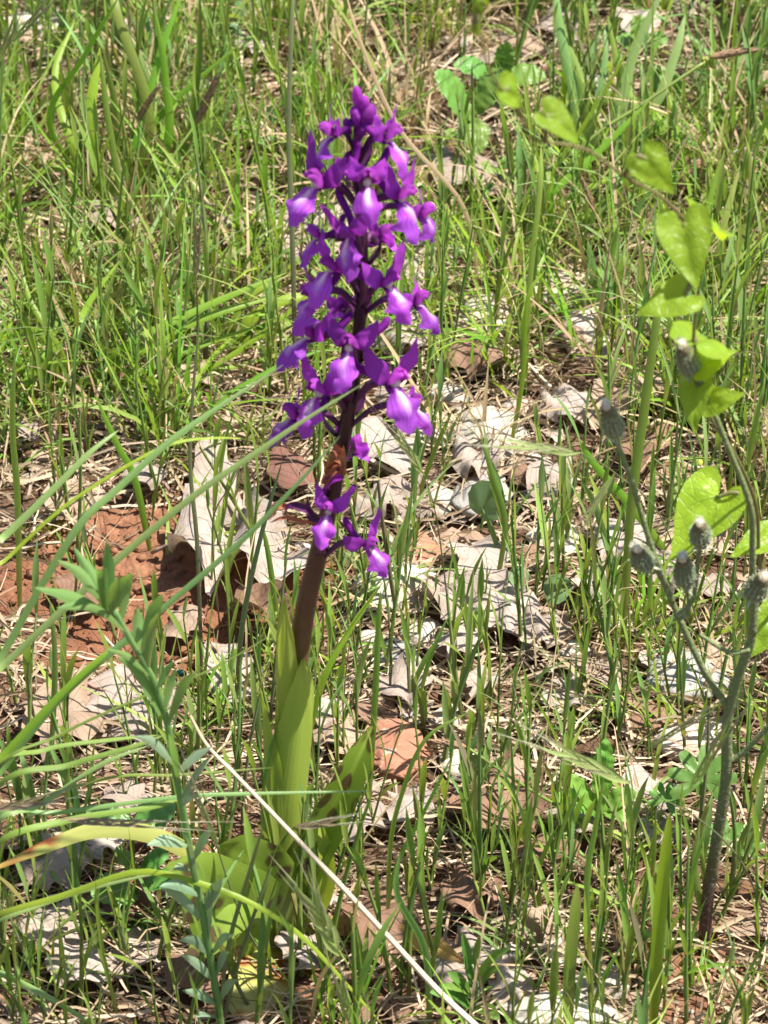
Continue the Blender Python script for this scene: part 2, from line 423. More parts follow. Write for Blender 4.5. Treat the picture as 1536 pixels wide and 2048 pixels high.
M['dead_b'] = m_dead('dead_leaf_brown', (.20, .115, .075), (.36, .25, .18), (.13, .07, .05), (.22, .12, .07))
M['dead_r'] = m_dead('dead_leaf_red', (.19, .08, .06), (.28, .13, .095), (.10, .05, .04), (.2, .1, .07))

M['straw'] = foliage('straw', (.36, .27, .17), (.50, .41, .28), (.44, .34, .22), trans=.12, rough=.6, hv=.015, vv=.9, stripe=.2, alt=(.21, .13, .085), altcut=.6, tgain=(1, .9, .7))
M['stalk'] = foliage('dry_stalk', (.62, .52, .40), (.58, .47, .34), (.46, .30, .17), trans=.0, rough=.5, hv=.01, vv=.05, stripe=.12)
M['twig'] = foliage('twig', (.22, .15, .10), (.30, .22, .16), (.28, .20, .14), trans=0, rough=.8, stripe=.2)
M['spike'] = foliage('sedge_spike', (.30, .20, .05), (.26, .15, .085), (.40, .30, .21), trans=.1, rough=.7, hv=.02, vv=.4, stripe=.3)
M['spikelet'] = foliage('brome_spikelet', (.26, .34, .09), (.27, .36, .11), (.36, .38, .20), trans=.35, rough=.4, hv=.02, vv=.3, stripe=.35, alt=(.26, .17, .17), altcut=.8)
M['spikelet_purple'] = foliage('brome_spikelet_purple', (.20, .13, .10), (.27, .24, .11), (.34, .30, .18), trans=.25, rough=.45, vv=.35, stripe=.35, alt=(.22, .10, .11), altcut=.5)
M['awn'] = foliage('awn', (.40, .40, .22), (.50, .48, .33), (.55, .50, .38), trans=.3, rough=.4, stripe=0, vv=.3)

def m_hawk():
    m, nt, N = nodes('speckled_stalk'); r, v, u, k = attrs(N); tc = N('TexCoord')
    nz = N('TexNoise', None, Vector=tc.outputs['Object'], Scale=900.0, Detail=3.0)
    col = ramp(N, v, [(0, (.095, .03, .045)), (.13, (.11, .05, .05)), (.26, (.13, .12, .055)), (.5, (.16, .20, .08)), (1, (.17, .23, .08))])
    col = mixc(N, mapr(N, mth(N, 'SINE', mth(N, 'MULTIPLY', u, 70.0)), -1, 1, 0, .25), col, (.10, .09, .04))
    col = mixc(N, mapr(N, nz.outputs[0], .57, .66, 0, .6), col, (.36, .34, .28))
    finish(nt, N, col, .7, 0, None, nz.outputs[0], .5, .001, .2)
    return m
M['hawk'] = m_hawk()
def m_invol():
    m, nt, N = nodes('seed_head_bracts'); r, v, u, k = attrs(N); tc = N('TexCoord')
    nz = N('TexNoise', None, Vector=tc.outputs['Object'], Scale=1300.0, Detail=3.0)
    col = ramp(N, v, [(0, (.25, .31, .14)), (.3, (.22, .27, .15)), (.75, (.15, .18, .08)), (1, (.16, .12, .05))])
    st = mapr(N, mth(N, 'SINE', mth(N, 'MULTIPLY', u, 88.0)), -.2, .9, 0, .75)
    col = mixc(N, st, col, (.075, .085, .055))
    col = mixc(N, mapr(N, nz.outputs[0], .56, .66, 0, .6), col, (.26, .29, .22))
    finish(nt, N, col, .8, 0, None, nz.outputs[0], .5, .001, .2)
    return m
M['invol'] = m_invol()
M['pappus'] = foliage('white_pappus', (.78, .74, .56), (.86, .83, .68), (.90, .88, .76), trans=.35, rough=.7, hv=.01, vv=.1, stripe=0, tgain=(1, 1, 1))
M['bract'] = foliage('pale_outer_bract', (.30, .36, .2), (.42, .46, .32), (.56, .56, .46), trans=.2, rough=.6, stripe=0)
M['moss'] = foliage('moss', (.10, .09, .02), (.20, .17, .03), (.28, .24, .05), trans=.2, rough=.7, stripe=0)
def plain(name, c, rough, metal=0.0):
    m, nt, N = nodes(name); p = N('BsdfPrincipled', None, Roughness=rough, Metallic=metal); p.inputs['Base Color'].default_value = c4(c)
    tc = N('TexCoord'); nz = N('TexNoise', None, Vector=tc.outputs['Object'], Scale=600.0)
    p2 = N('Bump', None, Height=nz.outputs[0]); p2.inputs['Strength'].default_value = .2; nt.links.new(p2.outputs[0], p.inputs['Normal'])
    o = N('OutputMaterial'); nt.links.new(p.outputs[0], o.inputs[0]); return m
M['beetle'] = plain('beetle_shell', (.01, .06, .05), .15, .7)
M['gall'] = plain('green_bud', (.36, .40, .06), .4)

rng = random.Random(11)
U = rng.uniform

# ------------------------------------------------------------------ ground (one sheet, fine in view, coarse to the far edge)
def soilbare(x, y):
    """0..1 how bare the soil is around a ground point (left middle of the view)"""
    return max(0.0, 1 - ((x + .080) / .066) ** 2 - ((y - .158) / .052) ** 2 + .7 * noise.noise(V((x * 40, y * 40, 2.0))))

def make_ground():
    def axis(lo, hi, step, far):
        a = []; x = lo
        while x < hi + 1e-9: a.append(x); x += step
        d = step; l = lo; r_ = hi; L = []; Rr = []
        while r_ < far:
            d *= 1.35; l -= d; r_ += d; L.append(l); Rr.append(r_)
        return L[::-1] + a + Rr
    xs = axis(-.22, .22, .0022, 60); ys = axis(-.12, .66, .0026, 60)
    mb = MB(); nx = len(xs)
    for y in ys:
        for x in xs:
            z = hgt(x, y) if abs(x) < 4 and abs(y) < 4 else 0
            if abs(x) < .23 and -.13 < y < .67:
                p = V((x, y, 0))
                n1 = noise.noise(p * 90); n2 = noise.noise(p * 210 + V((5, 0, 0)))
                z += .0022 * n1 + .0014 * max(n2, -.2) + .0026 * abs(noise.noise(p * 45 + V((3, 9, 0)))) * (.3 + min(1, soilbare(x, y))) + .0019 * min(1, soilbare(x, y)) * noise.noise(p * 380)
            else:
                z -= .001
            mb.v.append((x, y, z - .0015)); mb.c.append((.5, min(1, soilbare(x, y) * 2.2), .5, 1))
    for j in range(len(ys) - 1):
        for i in range(nx - 1):
            a = j * nx + i; mb.f.append((a, a + 1, a + nx + 1, a + nx))
    o = mb.build('ground', M['soil']); tag(o, 'bare red brown soil under the grass and litter', kind='structure')
make_ground()

# soil crumbs (stuff)
def crumbs():
    mb = MB(); r = random.Random(5)
    ico = [V(p).normalized() for p in ((0, 0, 1), (.9, 0, .4), (.28, .85, .4), (-.72, .53, .4), (-.72, -.53, .4), (.28, -.85, .4), (.7, .5, -.45), (-.28, .85, -.45), (-.9, 0, -.45), (-.28, -.85, -.45), (.72, -.53, -.45), (0, 0, -1))]
    fc = [(0, 1, 2), (0, 2, 3), (0, 3, 4), (0, 4, 5), (0, 5, 1), (1, 6, 2), (2, 7, 3), (3, 8, 4), (4, 9, 5), (5, 10, 1), (2, 6, 7), (3, 7, 8), (4, 8, 9), (5, 9, 10), (1, 10, 6), (11, 7, 6), (11, 8, 7), (11, 9, 8), (11, 10, 9), (11, 6, 10)]
    n = 0
    while n < 4200:
        x, y = r.uniform(-.2, .2), r.uniform(-.09, .6)
        if r.random() > .16 + soilbare(x, y): continue
        s = .0003 + .0022 * r.random() ** 3.5; b = len(mb.v); sb_ = min(1, soilbare(x, y) * 2.2); z = hgt(x, y) + s * .2
        for q in ico:
            k = s * r.uniform(.65, 1.25); mb.v.append(V((x + q.x * k, y + q.y * k, z + q.z * k * .8))); mb.c.append((.5, sb_, .5, 1))
        mb.f += [(a + b, c + b, d + b) for a, c, d in fc]; n += 1
    tag(mb.build('soil_crumbs', M['soil']), 'loose crumbs of red soil', 'soil', kind='stuff')
crumbs()

# ------------------------------------------------------------------ stones
import bmesh
def rock(px, py, wpx, hpx, mat, label, flat=.55, seed=0, name='stone', cat='stone'):
    p = ground(px, py); k = mpp(p); a = wpx * k / 2 * 1.1; b = hpx * k / 2 / .7
    b = max(b, a * .55); c = min(a, b) * flat
    bm = bmesh.new(); bmesh.ops.create_icosphere(bm, subdivisions=4, radius=1)
    r = random.Random(seed * 7 + int(px)); cuts = []
    for _ in range(13):
        d = V((r.gauss(0, 1), r.gauss(0, 1), r.gauss(0, .8))).normalized(); cuts.append((d, r.uniform(.58, .92)))
    off = V((seed * 3.1, px * .01, py * .01)); rot = r.uniform(-.4, .4)
    mb = MB()
    for v in bm.verts:
        q = v.co.copy()
        for d, l in cuts:
            e = q.dot(d)
            if e > l: q -= d * ((e - l) * .75)
        q *= 1 + .12 * noise.noise(q * 1.7 + off) + .09 * noise.noise(q * 4.5 + off) + .055 * noise.noise(q * 11 + off) + .02 * noise.noise(q * 26 + off)
        x, y = q.x * a, q.y * b
        mb.v.append(V((p.x + x * math.cos(rot) - y * math.sin(rot), p.y + x * math.sin(rot) + y * math.cos(rot), p.z + q.z * c + c * .4))); mb.c.append((.5, .5, .5, 1))
    mb.f = [tuple(v.index for v in f.verts) for f in bm.faces]; bm.free()
    return tag(mb.build(name, M[mat], None, p), label, cat, 'stones among the grass')

ROCKS = [
 (985, 885, 160, 120, 'rock_white', 'brightest white angular stone right of the lower flower spike'),
 (1100, 1085, 105, 85, 'rock_white', 'white rounded stone between the round grey-green leaf and the seed heads'),
 (1120, 600, 190, 100, 'rock_white', 'pale broad stone under the heart-leaved vine, behind the red-stained one'),
 (1195, 680, 170, 120, 'rock_pink', 'red-stained pink stone left of the heart-leaved vine'),
 (965, 650, 115, 120, 'rock_pink', 'upright pinkish stone right of the middle flowers'),
 (790, 1185, 190, 100, 'rock_white', 'flat pale stone just right of the bare orchid stem'),
 (790, 1335, 100, 110, 'rock_lichen', 'grey stone blotched with black lichen right of the sheath leaves'),
 (835, 1120, 85, 120, 'rock_red', 'brick-red stone behind the lowest right flower'),
 (790, 1515, 130, 130, 'rock_red', 'reddish stone beside the folded right orchid leaf'),
 (895, 1450, 85, 70, 'rock_white', 'small white stone above the sedge spike in the centre'),
 (930, 1535, 95, 70, 'rock_white', 'small white stone below the sedge spike in the centre'),
 (1370, 1375, 200, 110, 'rock_grey', 'large grey-white stone left of the speckled hawkbit stalk'),
 (1385, 1490, 150, 90, 'rock_pink', 'pinkish stone in front of the large grey-white one'),
 (1130, 2040, 240, 60, 'rock_white', 'white slab cut off by the bottom edge of the picture'),
 (850, 870, 130, 100, 'rock_white', 'cream stone directly behind the right lower flowers'),
 (965, 1000, 120, 110, 'rock_grey', 'grey-white stone behind the round grey-green leaf'),
 (1010, 1910, 80, 70, 'rock_pink', 'small peach stone near the narrow-leaved seedling'),
 (1200, 1975, 130, 70, 'rock_white', 'rough cream stone in front of the withered leaf at the bottom'),
 (85, 60, 170, 90, 'rock_pink', 'pale stone at the top left corner'),
 (860, 330, 90, 70, 'rock_grey', 'grey stone right of the topmost flowers'),
 (470, 1345, 70, 50, 'rock_grey', 'small grey stone left of the sheath leaves'),
 (1035, 820, 60, 50, 'rock_pink', 'small pink stone beside the brightest white stone'),
 (735, 1285, 60, 45, 'rock_white', 'small white stone touching the lichen-blotched stone'),
 (1480, 330, 90, 60, 'rock_grey', 'grey stone at the right edge beside the top vine leaves'),
 (1180, 180, 90, 50, 'rock_grey', 'grey stone among grass above the second vine leaf'),
 (640, 120, 90, 50, 'rock_pink', 'pinkish stone above the orchid tip'),
 (900, 800, 90, 60, 'rock_white', 'cream stone between the right lower flowers and the brightest stone'),
 (1050, 940, 80, 60, 'rock_white', 'white stone at the lower right of the brightest stone'),
 (880, 1010, 80, 70, 'rock_white', 'white stone left of the round grey-green leaf'),
 (1150, 1310, 80, 50, 'rock_white', 'white stone half hidden by straw right of centre'),
 (700, 1400, 70, 60, 'rock_white', 'white stone right of the front sheath leaf'),
 (840, 1270, 80, 60, 'rock_white', 'pale stone right of the lichen-blotched stone'),
 (1060, 1470, 60, 45, 'rock_white', 'little white stone right of the sedge spike'),
 (1240, 1250, 80, 50, 'rock_pink', 'small pink stone below the hawkbit heads'),
]
for i, (x, y, a, b, m, l) in enumerate(ROCKS): rock(x, y, a, b, m, l, .5, i + 1)

# little pebbles (stuff)
def pebbles():
    mb = MB(); r = random.Random(9); bm = bmesh.new(); bmesh.ops.create_icosphere(bm, subdivisions=1, radius=1)
    vs = [v.co.copy() for v in bm.verts]; fs = [tuple(v.index for v in f.verts) for f in bm.faces]; bm.free()
    for _ in range(420):
        x, y = r.uniform(-.22, .22), r.uniform(-.1, .62)
        if soilbare(x, y) > 0 or (r.random() < .6 and x < -.02): continue
        s = .001 + .0025 * r.random() ** 2; b = len(mb.v); z = hgt(x, y)
        for q in vs:
            k = s * r.uniform(.75, 1.15); mb.v.append(V((x + q.x * k * 1.2, y + q.y * k, z + q.z * k * .7))); mb.c.append((.5, .5, .5, 1))
        mb.f += [tuple(i + b for i in f) for f in fs]
    tag(mb.build('pebbles', M['rock_white']), 'scattered pale pebbles', 'pebbles', kind='stuff')
pebbles()

# ------------------------------------------------------------------ dead oak leaves
def oak_hw(W, lob, seed, r):
    ph1, ph2 = r.uniform(0, 6), r.uniform(0, 6); fr = r.uniform(2.6, 3.6)
    def f(v, s):
        base = max(0.0, math.sin(math.pi * min(1, max(0, v)) ** .85)) ** .55
        l = 1 + lob * math.sin(v * fr * 6.283 + (ph1 if s < 0 else ph2)) + .06 * noise.noise(V((v * 9, s * 3.0, seed)))
        return max(W * base * l, W * .02)
    return f

def dead_leaf(x0, y0, x1, y1, wpx, kind, label, curl=.25, fold=.1, lift=.25, lob=.22, seed=1, wave=.25, base=0.0075, name='dead_leaf', lift2=0.0):
    a, b = ground(x0, y0), ground(x1, y1); k = mpp((a + b) / 2); r = random.Random(seed)
    d = b - a; L = d.length; W = wpx * k / 2
    # the photographed width is across the leaf; undo the foreshortening of the ground
    dn = d.normalized(); side = V((0, 0, 1)).cross(dn)
    fs = math.sqrt(side.x ** 2 + (side.y * .68) ** 2); W /= max(fs, .5)
    n = 18; pts = []
    bend = r.uniform(-.12, .12)
    for i in range(n + 1):
        v = i / n; p = a.lerp(b, v) + side * (bend * L * math.sin(v * math.pi))
        p.z = hgt(p.x, p.y) + base + lift * L * (math.sin(v * math.pi) * .5) + lift2 * L * v * v + .0025 * noise.noise(V((v * 3, seed, 0)))
        pts.append(p)
    mb = MB(); UPREF[1] = True
    mb.surf(pts, oak_hw(W, lob, seed, r), side, nu=10, rnd=r.random(), fold=fold, curl=curl, wave=wave, wf=r.uniform(1.2, 2.4), seed=seed, bump=.0038, bf=70)
    o = tag(mb.build(name, M['dead_' + kind], None, (a + b) / 2), label, 'dead leaf', 'dead oak leaves on the ground')
    st = MB(); e = pts[0]; q = e - (pts[1] - e).normalized() * (.16 * L)
    q.z = max(hgt(q.x, q.y) + .001, q.z - .003)
    st.tube(spl([pts[4], pts[2], e, q], 8), lambda v: .0005 + .0002 * v, 5, .4); sb = st.build('leaf_stalk', M['twig'], o)
    return o

DL = [
 (485, 1080, 435, 905, 82, 'g', 'tall pale grey dead leaf lying on the red soil left of the lower flowers', dict(curl=-.3, lift=.16, lift2=.03, lob=.12)),
 (345, 1120, 615, 1175, 150, 'g', 'large crumpled grey dead leaf touching the left side of the bare orchid stem', dict(curl=.2, fold=.1, lift=.05, lob=.25, wave=.6)),
 (60, 1440, 225, 1470, 150, 't', 'tan dead leaf left of the pale speckled one near the left edge', dict(curl=-.1, lift=.18)),
 (175, 1400, 345, 1500, 150, 'g', 'pale speckled dead leaf striped by grass shadows behind the blue-green plant', dict(curl=-.25, lift=.2, lob=.12)),
 (170, 450, 280, 475, 85, 'g', 'pale grey dead leaf in the upper left turf', dict(curl=-.2, lift=.25, lob=.1)),
 (590, 500, 800, 430, 120, 'g', 'broad grey dead leaf directly behind the upper flowers', dict(curl=-.2, lift=.18)),
 (1290, 285, 1385, 275, 70, 'g', 'silvery dead leaf under the third vine leaf from the left', dict(curl=-.1, lift=.2, lob=.1)),
 (740, 720, 860, 690, 130, 'g', 'grey dead leaf with a dark hole right of the middle flowers', dict(curl=-.25, lift=.25, lob=.08)),
 (880, 760, 1010, 745, 80, 'b', 'arched brown dead leaf over a dark hollow above the brightest stone', dict(curl=-.7, lift=.5, lob=.1)),
 (930, 1110, 985, 1230, 110, 'g', 'long grey dead leaf below the round grey-green leaf', dict(curl=.2, lift=.18)),
 (950, 1230, 1075, 1245, 110, 'g', 'notched grey dead leaf in the middle of the right half', dict(curl=-.2, lift=.2, lob=.28)),
 (700, 890, 835, 985, 90, 'g', 'grey dead leaf just right of the withered flower', dict(curl=-.3, lift=.22, lob=.12)),
 (1190, 1085, 1310, 1130, 130, 'g', 'shaded grey dead leaf rolled under, left of the lower seed heads', dict(curl=-.55, lift=.4, lob=.1)),
 (1330, 770, 1210, 840, 140, 't', 'big tan dead leaf arching behind the highest left seed head', dict(curl=-.45, lift=.32, lob=.12)),
 (1230, 900, 1340, 925, 100, 'b', 'shadowed brown dead leaf beneath the vine stem', dict(curl=-.2, lift=.25)),
 (915, 1610, 1070, 1690, 150, 'b', 'large brown dead leaf with small holes right of the orchid base', dict(curl=.3, lift=.2, lob=.2)),
 (885, 1835, 1000, 1790, 100, 'b', 'purplish brown dead leaf right of the yellow withered orchid leaf', dict(curl=-.3, lift=.2, lob=.2)),
 (1015, 1885, 1120, 1860, 80, 't', 'small tan dead leaf with curled margin at lower centre right', dict(curl=-.7, lift=.35, lob=.1)),
 (470, 1245, 570, 1300, 70, 'b', 'rolled brown dead leaf below the large crumpled one', dict(curl=.8, lift=.2, lob=.1)),
 (585, 1370, 635, 1270, 80, 'r', 'dark red dead leaf tucked behind the orchid stem', dict(curl=.2, lift=.2, lob=.1)),
 (60, 1800, 190, 1750, 100, 'g', 'grey dead leaf in shade below the yellow strap leaf', dict(curl=-.3, lift=.3)),
 (150, 1735, 250, 1700, 70, 'g', 'small grey dead leaf under the pale yellow strap leaf', dict(curl=-.4, lift=.3)),
 (235, 1875, 300, 1820, 80, 'r', 'red-brown dead leaf under the crenate-leaved seedling', dict(curl=-.3, lift=.2)),
 (40, 1910, 140, 1880, 80, 'g', 'pale dead leaf near the lower left edge', dict(curl=-.3, lift=.3)),
 (95, 1960, 215, 2000, 90, 'g', 'grey-brown dead leaf in the bottom left corner', dict(curl=-.2, lift=.2)),
 (330, 1960, 430, 2010, 90, 'b', 'veined brown dead leaf left of the lowest spotted leaf', dict(curl=-.2, lift=.2)),
 (860, 1975, 980, 1930, 110, 'g', 'flat whitish dead leaf under the narrow-leaved seedling', dict(curl=-.1, lift=.1, lob=.15)),
 (980, 2020, 1060, 1990, 80, 'g', 'grey dead leaf at the bottom right of the seedling', dict(curl=-.3, lift=.2)),
 (415, 1320, 470, 1440, 90, 'g', 'grey dead leaf between the blue-green plant and the sheath', dict(curl=-.2, lift=.2)),
 (1190, 1690, 1090, 1655, 80, 'g', 'grey dead leaf beside the pale lobed leaf', dict(curl=-.3, lift=.25)),
 (1030, 1750, 1160, 1720, 70, 'b', 'brown dead leaf half buried in straw at lower right', dict(curl=-.3, lift=.2)),
 (735, 1620, 655, 1720, 110, 'g', 'pale dead leaf beneath the folded right orchid leaf', dict(curl=-.2, lift=.15)),
 (255, 105, 350, 60, 90, 'g', 'grey dead leaf in the grass near the top left', dict(curl=-.2, lift=.2)),
 (450, 105, 545, 135, 80, 'g', 'grey dead leaf above and left of the orchid tip', dict(curl=-.2, lift=.2)),
 (585, 50, 700, 80, 80, 't', 'tan dead leaf at the top centre', dict(curl=-.2, lift=.2)),
 (690, 110, 760, 80, 70, 'b', 'dark brown dead leaf above the orchid tip', dict(curl=-.2, lift=.2)),
 (1230, 50, 1290, 120, 80, 'g', 'grey dead leaf in the top right turf', dict(curl=-.2, lift=.2)),
 (870, 390, 950, 340, 80, 'g', 'grey dead leaf below the crenate leaves at upper centre', dict(curl=-.2, lift=.2)),
 (950, 410, 1080, 440, 90, 't', 'tan dead leaf right of the upper flowers', dict(curl=-.2, lift=.2)),
 (1400, 350, 1300, 410, 80, 'b', 'brown dead leaf behind the third vine leaf', dict(curl=-.2, lift=.2)),
 (10, 260, 60, 240, 70, 'b', 'brown dead leaf at the upper left edge', dict(curl=-.2, lift=.2)),
 (620, 1010, 560, 930, 80, 'r', 'reddish dead leaf on soil behind the withered flower', dict(curl=-.2, lift=.2, lob=.1)),
 (300, 1650, 220, 1600, 70, 'g', 'grey dead leaf behind the horizontal grass blades at left', dict(curl=-.2, lift=.2)),
 (1130, 1290, 1030, 1300, 80, 'g', 'flat grey dead leaf in straw right of centre', dict(curl=-.2, lift=.15)),
 (880, 1290, 960, 1330, 80, 'g', 'mauve-grey dead leaf above the straw tuft', dict(curl=-.2, lift=.15)),
 (985, 1410, 930, 1390, 60, 'g', 'mauve-grey dead leaf below the straw tuft', dict(curl=-.2, lift=.15)),
 (620, 1480, 690, 1440, 70, 'g', 'grey dead leaf right of the sheath leaves', dict(curl=-.2, lift=.15)),
 (1460, 760, 1370, 770, 90, 't', 'tan dead leaf behind the lower vine leaves', dict(curl=-.3, lift=.2)),
 (1290, 1180, 1380, 1150, 100, 'g', 'grey dead leaf behind the large vine leaf', dict(curl=-.3, lift=.2)),
 (650, 1800, 640, 1870, 70, 'g', 'grey dead leaf at the orchid base beside the dry stalk', dict(curl=-.3, lift=.2)),
 (860, 1050, 770, 990, 90, 'g', 'crumpled pale leaf right of the lowest flowers above the brick-red stone', dict(curl=-.3, lift=.12, wave=.5)),
 (900, 960, 1010, 940, 90, 'g', 'whitish crumpled leaf just below the brightest white stone', dict(curl=-.2, lift=.1, wave=.5)),
 (870, 1190, 930, 1290, 100, 'g', 'bleached leaf left of the notched grey one', dict(curl=.2, lift=.1, wave=.5)),
 (720, 1060, 800, 1020, 80, 'g', 'pale leaf behind the lowest right flower', dict(curl=-.2, lift=.1, wave=.5)),
 (1060, 960, 1150, 1000, 80, 'g', 'bleached leaf above the white rounded stone', dict(curl=-.2, lift=.1, wave=.5)),
 (1080, 860, 1170, 820, 80, 'g', 'whitish leaf right of the brightest white stone', dict(curl=-.3, lift=.15, wave=.4)),
 (760, 1420, 860, 1400, 80, 'g', 'bleached leaf in front of the lichen-blotched stone', dict(curl=-.2, lift=.1, wave=.5)),
 (1150, 1180, 1230, 1230, 80, 'g', 'bleached leaf left of the small pink stone', dict(curl=-.2, lift=.1, wave=.5)),
 (1090, 1400, 1190, 1420, 80, 'g', 'bleached leaf left of the large grey-white stone', dict(curl=-.2, lift=.1, wave=.4)),
 (840, 1600, 780, 1680, 90, 'g', 'pale leaf below the reddish stone', dict(curl=-.3, lift=.12, wave=.4)),
 (1000, 560, 1090, 530, 80, 'g', 'pale leaf left of the pale broad stone', dict(curl=-.2, lift=.1, wave=.4)),
 (330, 1000, 270, 950, 70, 'g', 'small pale leaf on the upper rim of the bare soil', dict(curl=-.3, lift=.15)),
 (120, 1190, 190, 1250, 70, 'b', 'brown leaf half sunk in the bare soil at left', dict(curl=-.3, lift=.1)),
 (400, 1250, 330, 1300, 70, 't', 'tan leaf at the lower rim of the bare soil', dict(curl=-.3, lift=.15)),
 (1280, 1660, 1340, 1720, 80, 'g', 'pale leaf under the cranesbill', dict(curl=-.3, lift=.15)),
 (640, 1960, 560, 1900, 70, 'g', 'grey dead leaf behind the lowest spotted leaf', dict(curl=-.3, lift=.2)),
]
for i, (a, b, c, d, wd, k, l, kw) in enumerate(DL): dead_leaf(a, b, c, d, wd, k, l, seed=i * 3 + 2, **kw)

# fragments of leaves, flat in the litter (stuff)
def fragments():
    MBS = {k: MB() for k in 'gtb'}; r = random.Random(21); UPREF[1] = True
    for _ in range(520):
        x, y = r.uniform(-.28, .28), r.uniform(-.14, .66)
        if soilbare(x, y) > .05 and r.random() < .9: continue
        L = r.uniform(.008, .026); a = r.uniform(0, 6.28); d = V((math.cos(a), math.sin(a), 0)); p0 = V((x, y, 0)); n = 9
        pts = []; bw = r.uniform(-.1, .3); z0 = r.uniform(.001, .0035)
        for i in range(n + 1):
            p = p0 + d * (L * (i / n - .5)); p.z = hgt(p.x, p.y) + z0 + bw * L * math.sin(i / n * 3.14); pts.append(p)
        sd = V((-d.y, d.x, r.uniform(-.35, .35)))
        MBS[r.choice('ggttbb')].surf(pts, oak_hw(L * r.uniform(.25, .42), .13, r.uniform(0, 50), r), sd, 6, r.random(), .1, r.uniform(-.6, .4), .2, 2, r.uniform(0, 9), .0012, 150)
    for k, mb in MBS.items(): tag(mb.build('leaf_fragments', M['dead_' + k]), 'broken bits of dead leaves lying in the litter', 'leaf litter', kind='stuff')
fragments()

# ------------------------------------------------------------------ straw litter (stuff)
def straw():
    mb = MB(); r = random.Random(31); n = 0
    while n < 19000:
        x, y = r.uniform(-.3, .3), r.uniform(-.15, .72)
        if r.random() < soilbare(x, y) * 1.6: continue
        L = r.uniform(.012, .05); a = r.gauss(0, .8) + (3.14 if r.random() < .5 else 0); bend = r.gauss(0, .7)
        p = V((x, y, 0)); pts = []; z0 = .0012 + .007 * r.random() ** 2.6; dz = r.uniform(-.25, .25); k = 6
        for i in range(k + 1):
            q = p.copy(); q.z = hgt(q.x, q.y) + max(.0008, z0 + dz * L * (i / k - .5) + .0012 * math.sin(i * 1.7 + n))
            pts.append(q); p = p + V((math.cos(a), math.sin(a), 0)) * (L / k); a += bend / k + r.gauss(0, .06)
        wd = r.uniform(.0002, .00075)
        mb.ribbon(pts, lambda v: wd * (1.05 - .6 * v), V((r.gauss(0, .5), r.gauss(0, .5), r.uniform(.3, 1))).cross(pts[-1] - pts[0]) if r.random() < .7 else (0, 0, 1), r.random(), .35, r.uniform(-1.2, 1.2), 3)
        n += 1
    tag(mb.build('straw_litter', M['straw']), 'dry straw and old grass covering the ground', 'straw', kind='stuff')
straw()

# ------------------------------------------------------------------ grass
HERBZ = ((950, 240, 100), (1010, 150, 80), (1330, 220, 80), (265, 1760, 110), (785, 90, 80), (560, 280, 70), (1200, 1620, 80), (1400, 1640, 90), (1285, 90, 60), (1000, 370, 60), (970, 1040, 60), (940, 2010, 80))
def gdens(px, py):
    for hx, hy, hr in HERBZ:
        if (px - hx) ** 2 + ((py - hy - 40) * .8) ** 2 < hr * hr: return .18
    if py < 420: d = 1.3
    elif py < 900: d = 1.0 if px < 520 else .62
    else: d = .72
    if px < 620 and 930 < py < 1360: d *= .35
    if 640 < px < 1100 and 850 < py < 1350: d *= .75
    if px > 1150: d *= 1.35
    if py > 1500 and px > 1100: d *= 1.15
    return d

def shoot_parts(r, H=None):
    """a young grass shoot in metres at the origin: list of (name, MB, material)"""
    H = H or r.uniform(.026, .066); lx, ly = r.gauss(0, .10), r.gauss(0, .10); cv = r.gauss(0, .10)
    pts = [V((lx * H * t + cv * H * t * t, ly * H * t, H * t)) for t in [i / 6 for i in range(7)]]
    st = MB(); rad = r.uniform(.00045, .0008)
    st.tube(pts, lambda v: rad * (1.1 - .5 * v), 4, r.random(), False)
    out = [('stem', st)]
    nb = r.choice((3, 4, 4, 5)); az = r.uniform(0, 6.28)
    for i in range(nb):
        t = .18 + .82 * i / (nb - 1) * r.uniform(.92, 1); az += 3.14 + r.gauss(0, .5)
        k = min(int(t * 6), 5); p = pts[k].lerp(pts[k + 1], t * 6 - k)
        L = r.uniform(.011, .027) * (.7 + .5 * (1 - abs(t - .55))); wd = r.uniform(.0005, .0012) * (.8 + 7 * L)
        spread = abs(r.gauss(.22, .16)) if i < nb - 1 else abs(r.gauss(.06, .05)); hx, hy = math.cos(az), math.sin(az); bend = r.uniform(0, .5)
        bp = []
        q = p.copy(); ang = spread * .5
        for j in range(7):
            bp.append(q.copy()); q = q + V((hx * math.sin(ang), hy * math.sin(ang), math.cos(ang))) * (L / 6); ang += (spread * .6 + bend) / 6
        b = MB(); b.ribbon(bp, lambda v: wd * lerpl([(0, .45), (.3, 1), (.65, .95), (1, .04)], v), (-hy, hx, r.gauss(0, .3)), r.random(), .35, r.gauss(0, .7), 3)
        out.append(('leaf_blade', b))
    return out

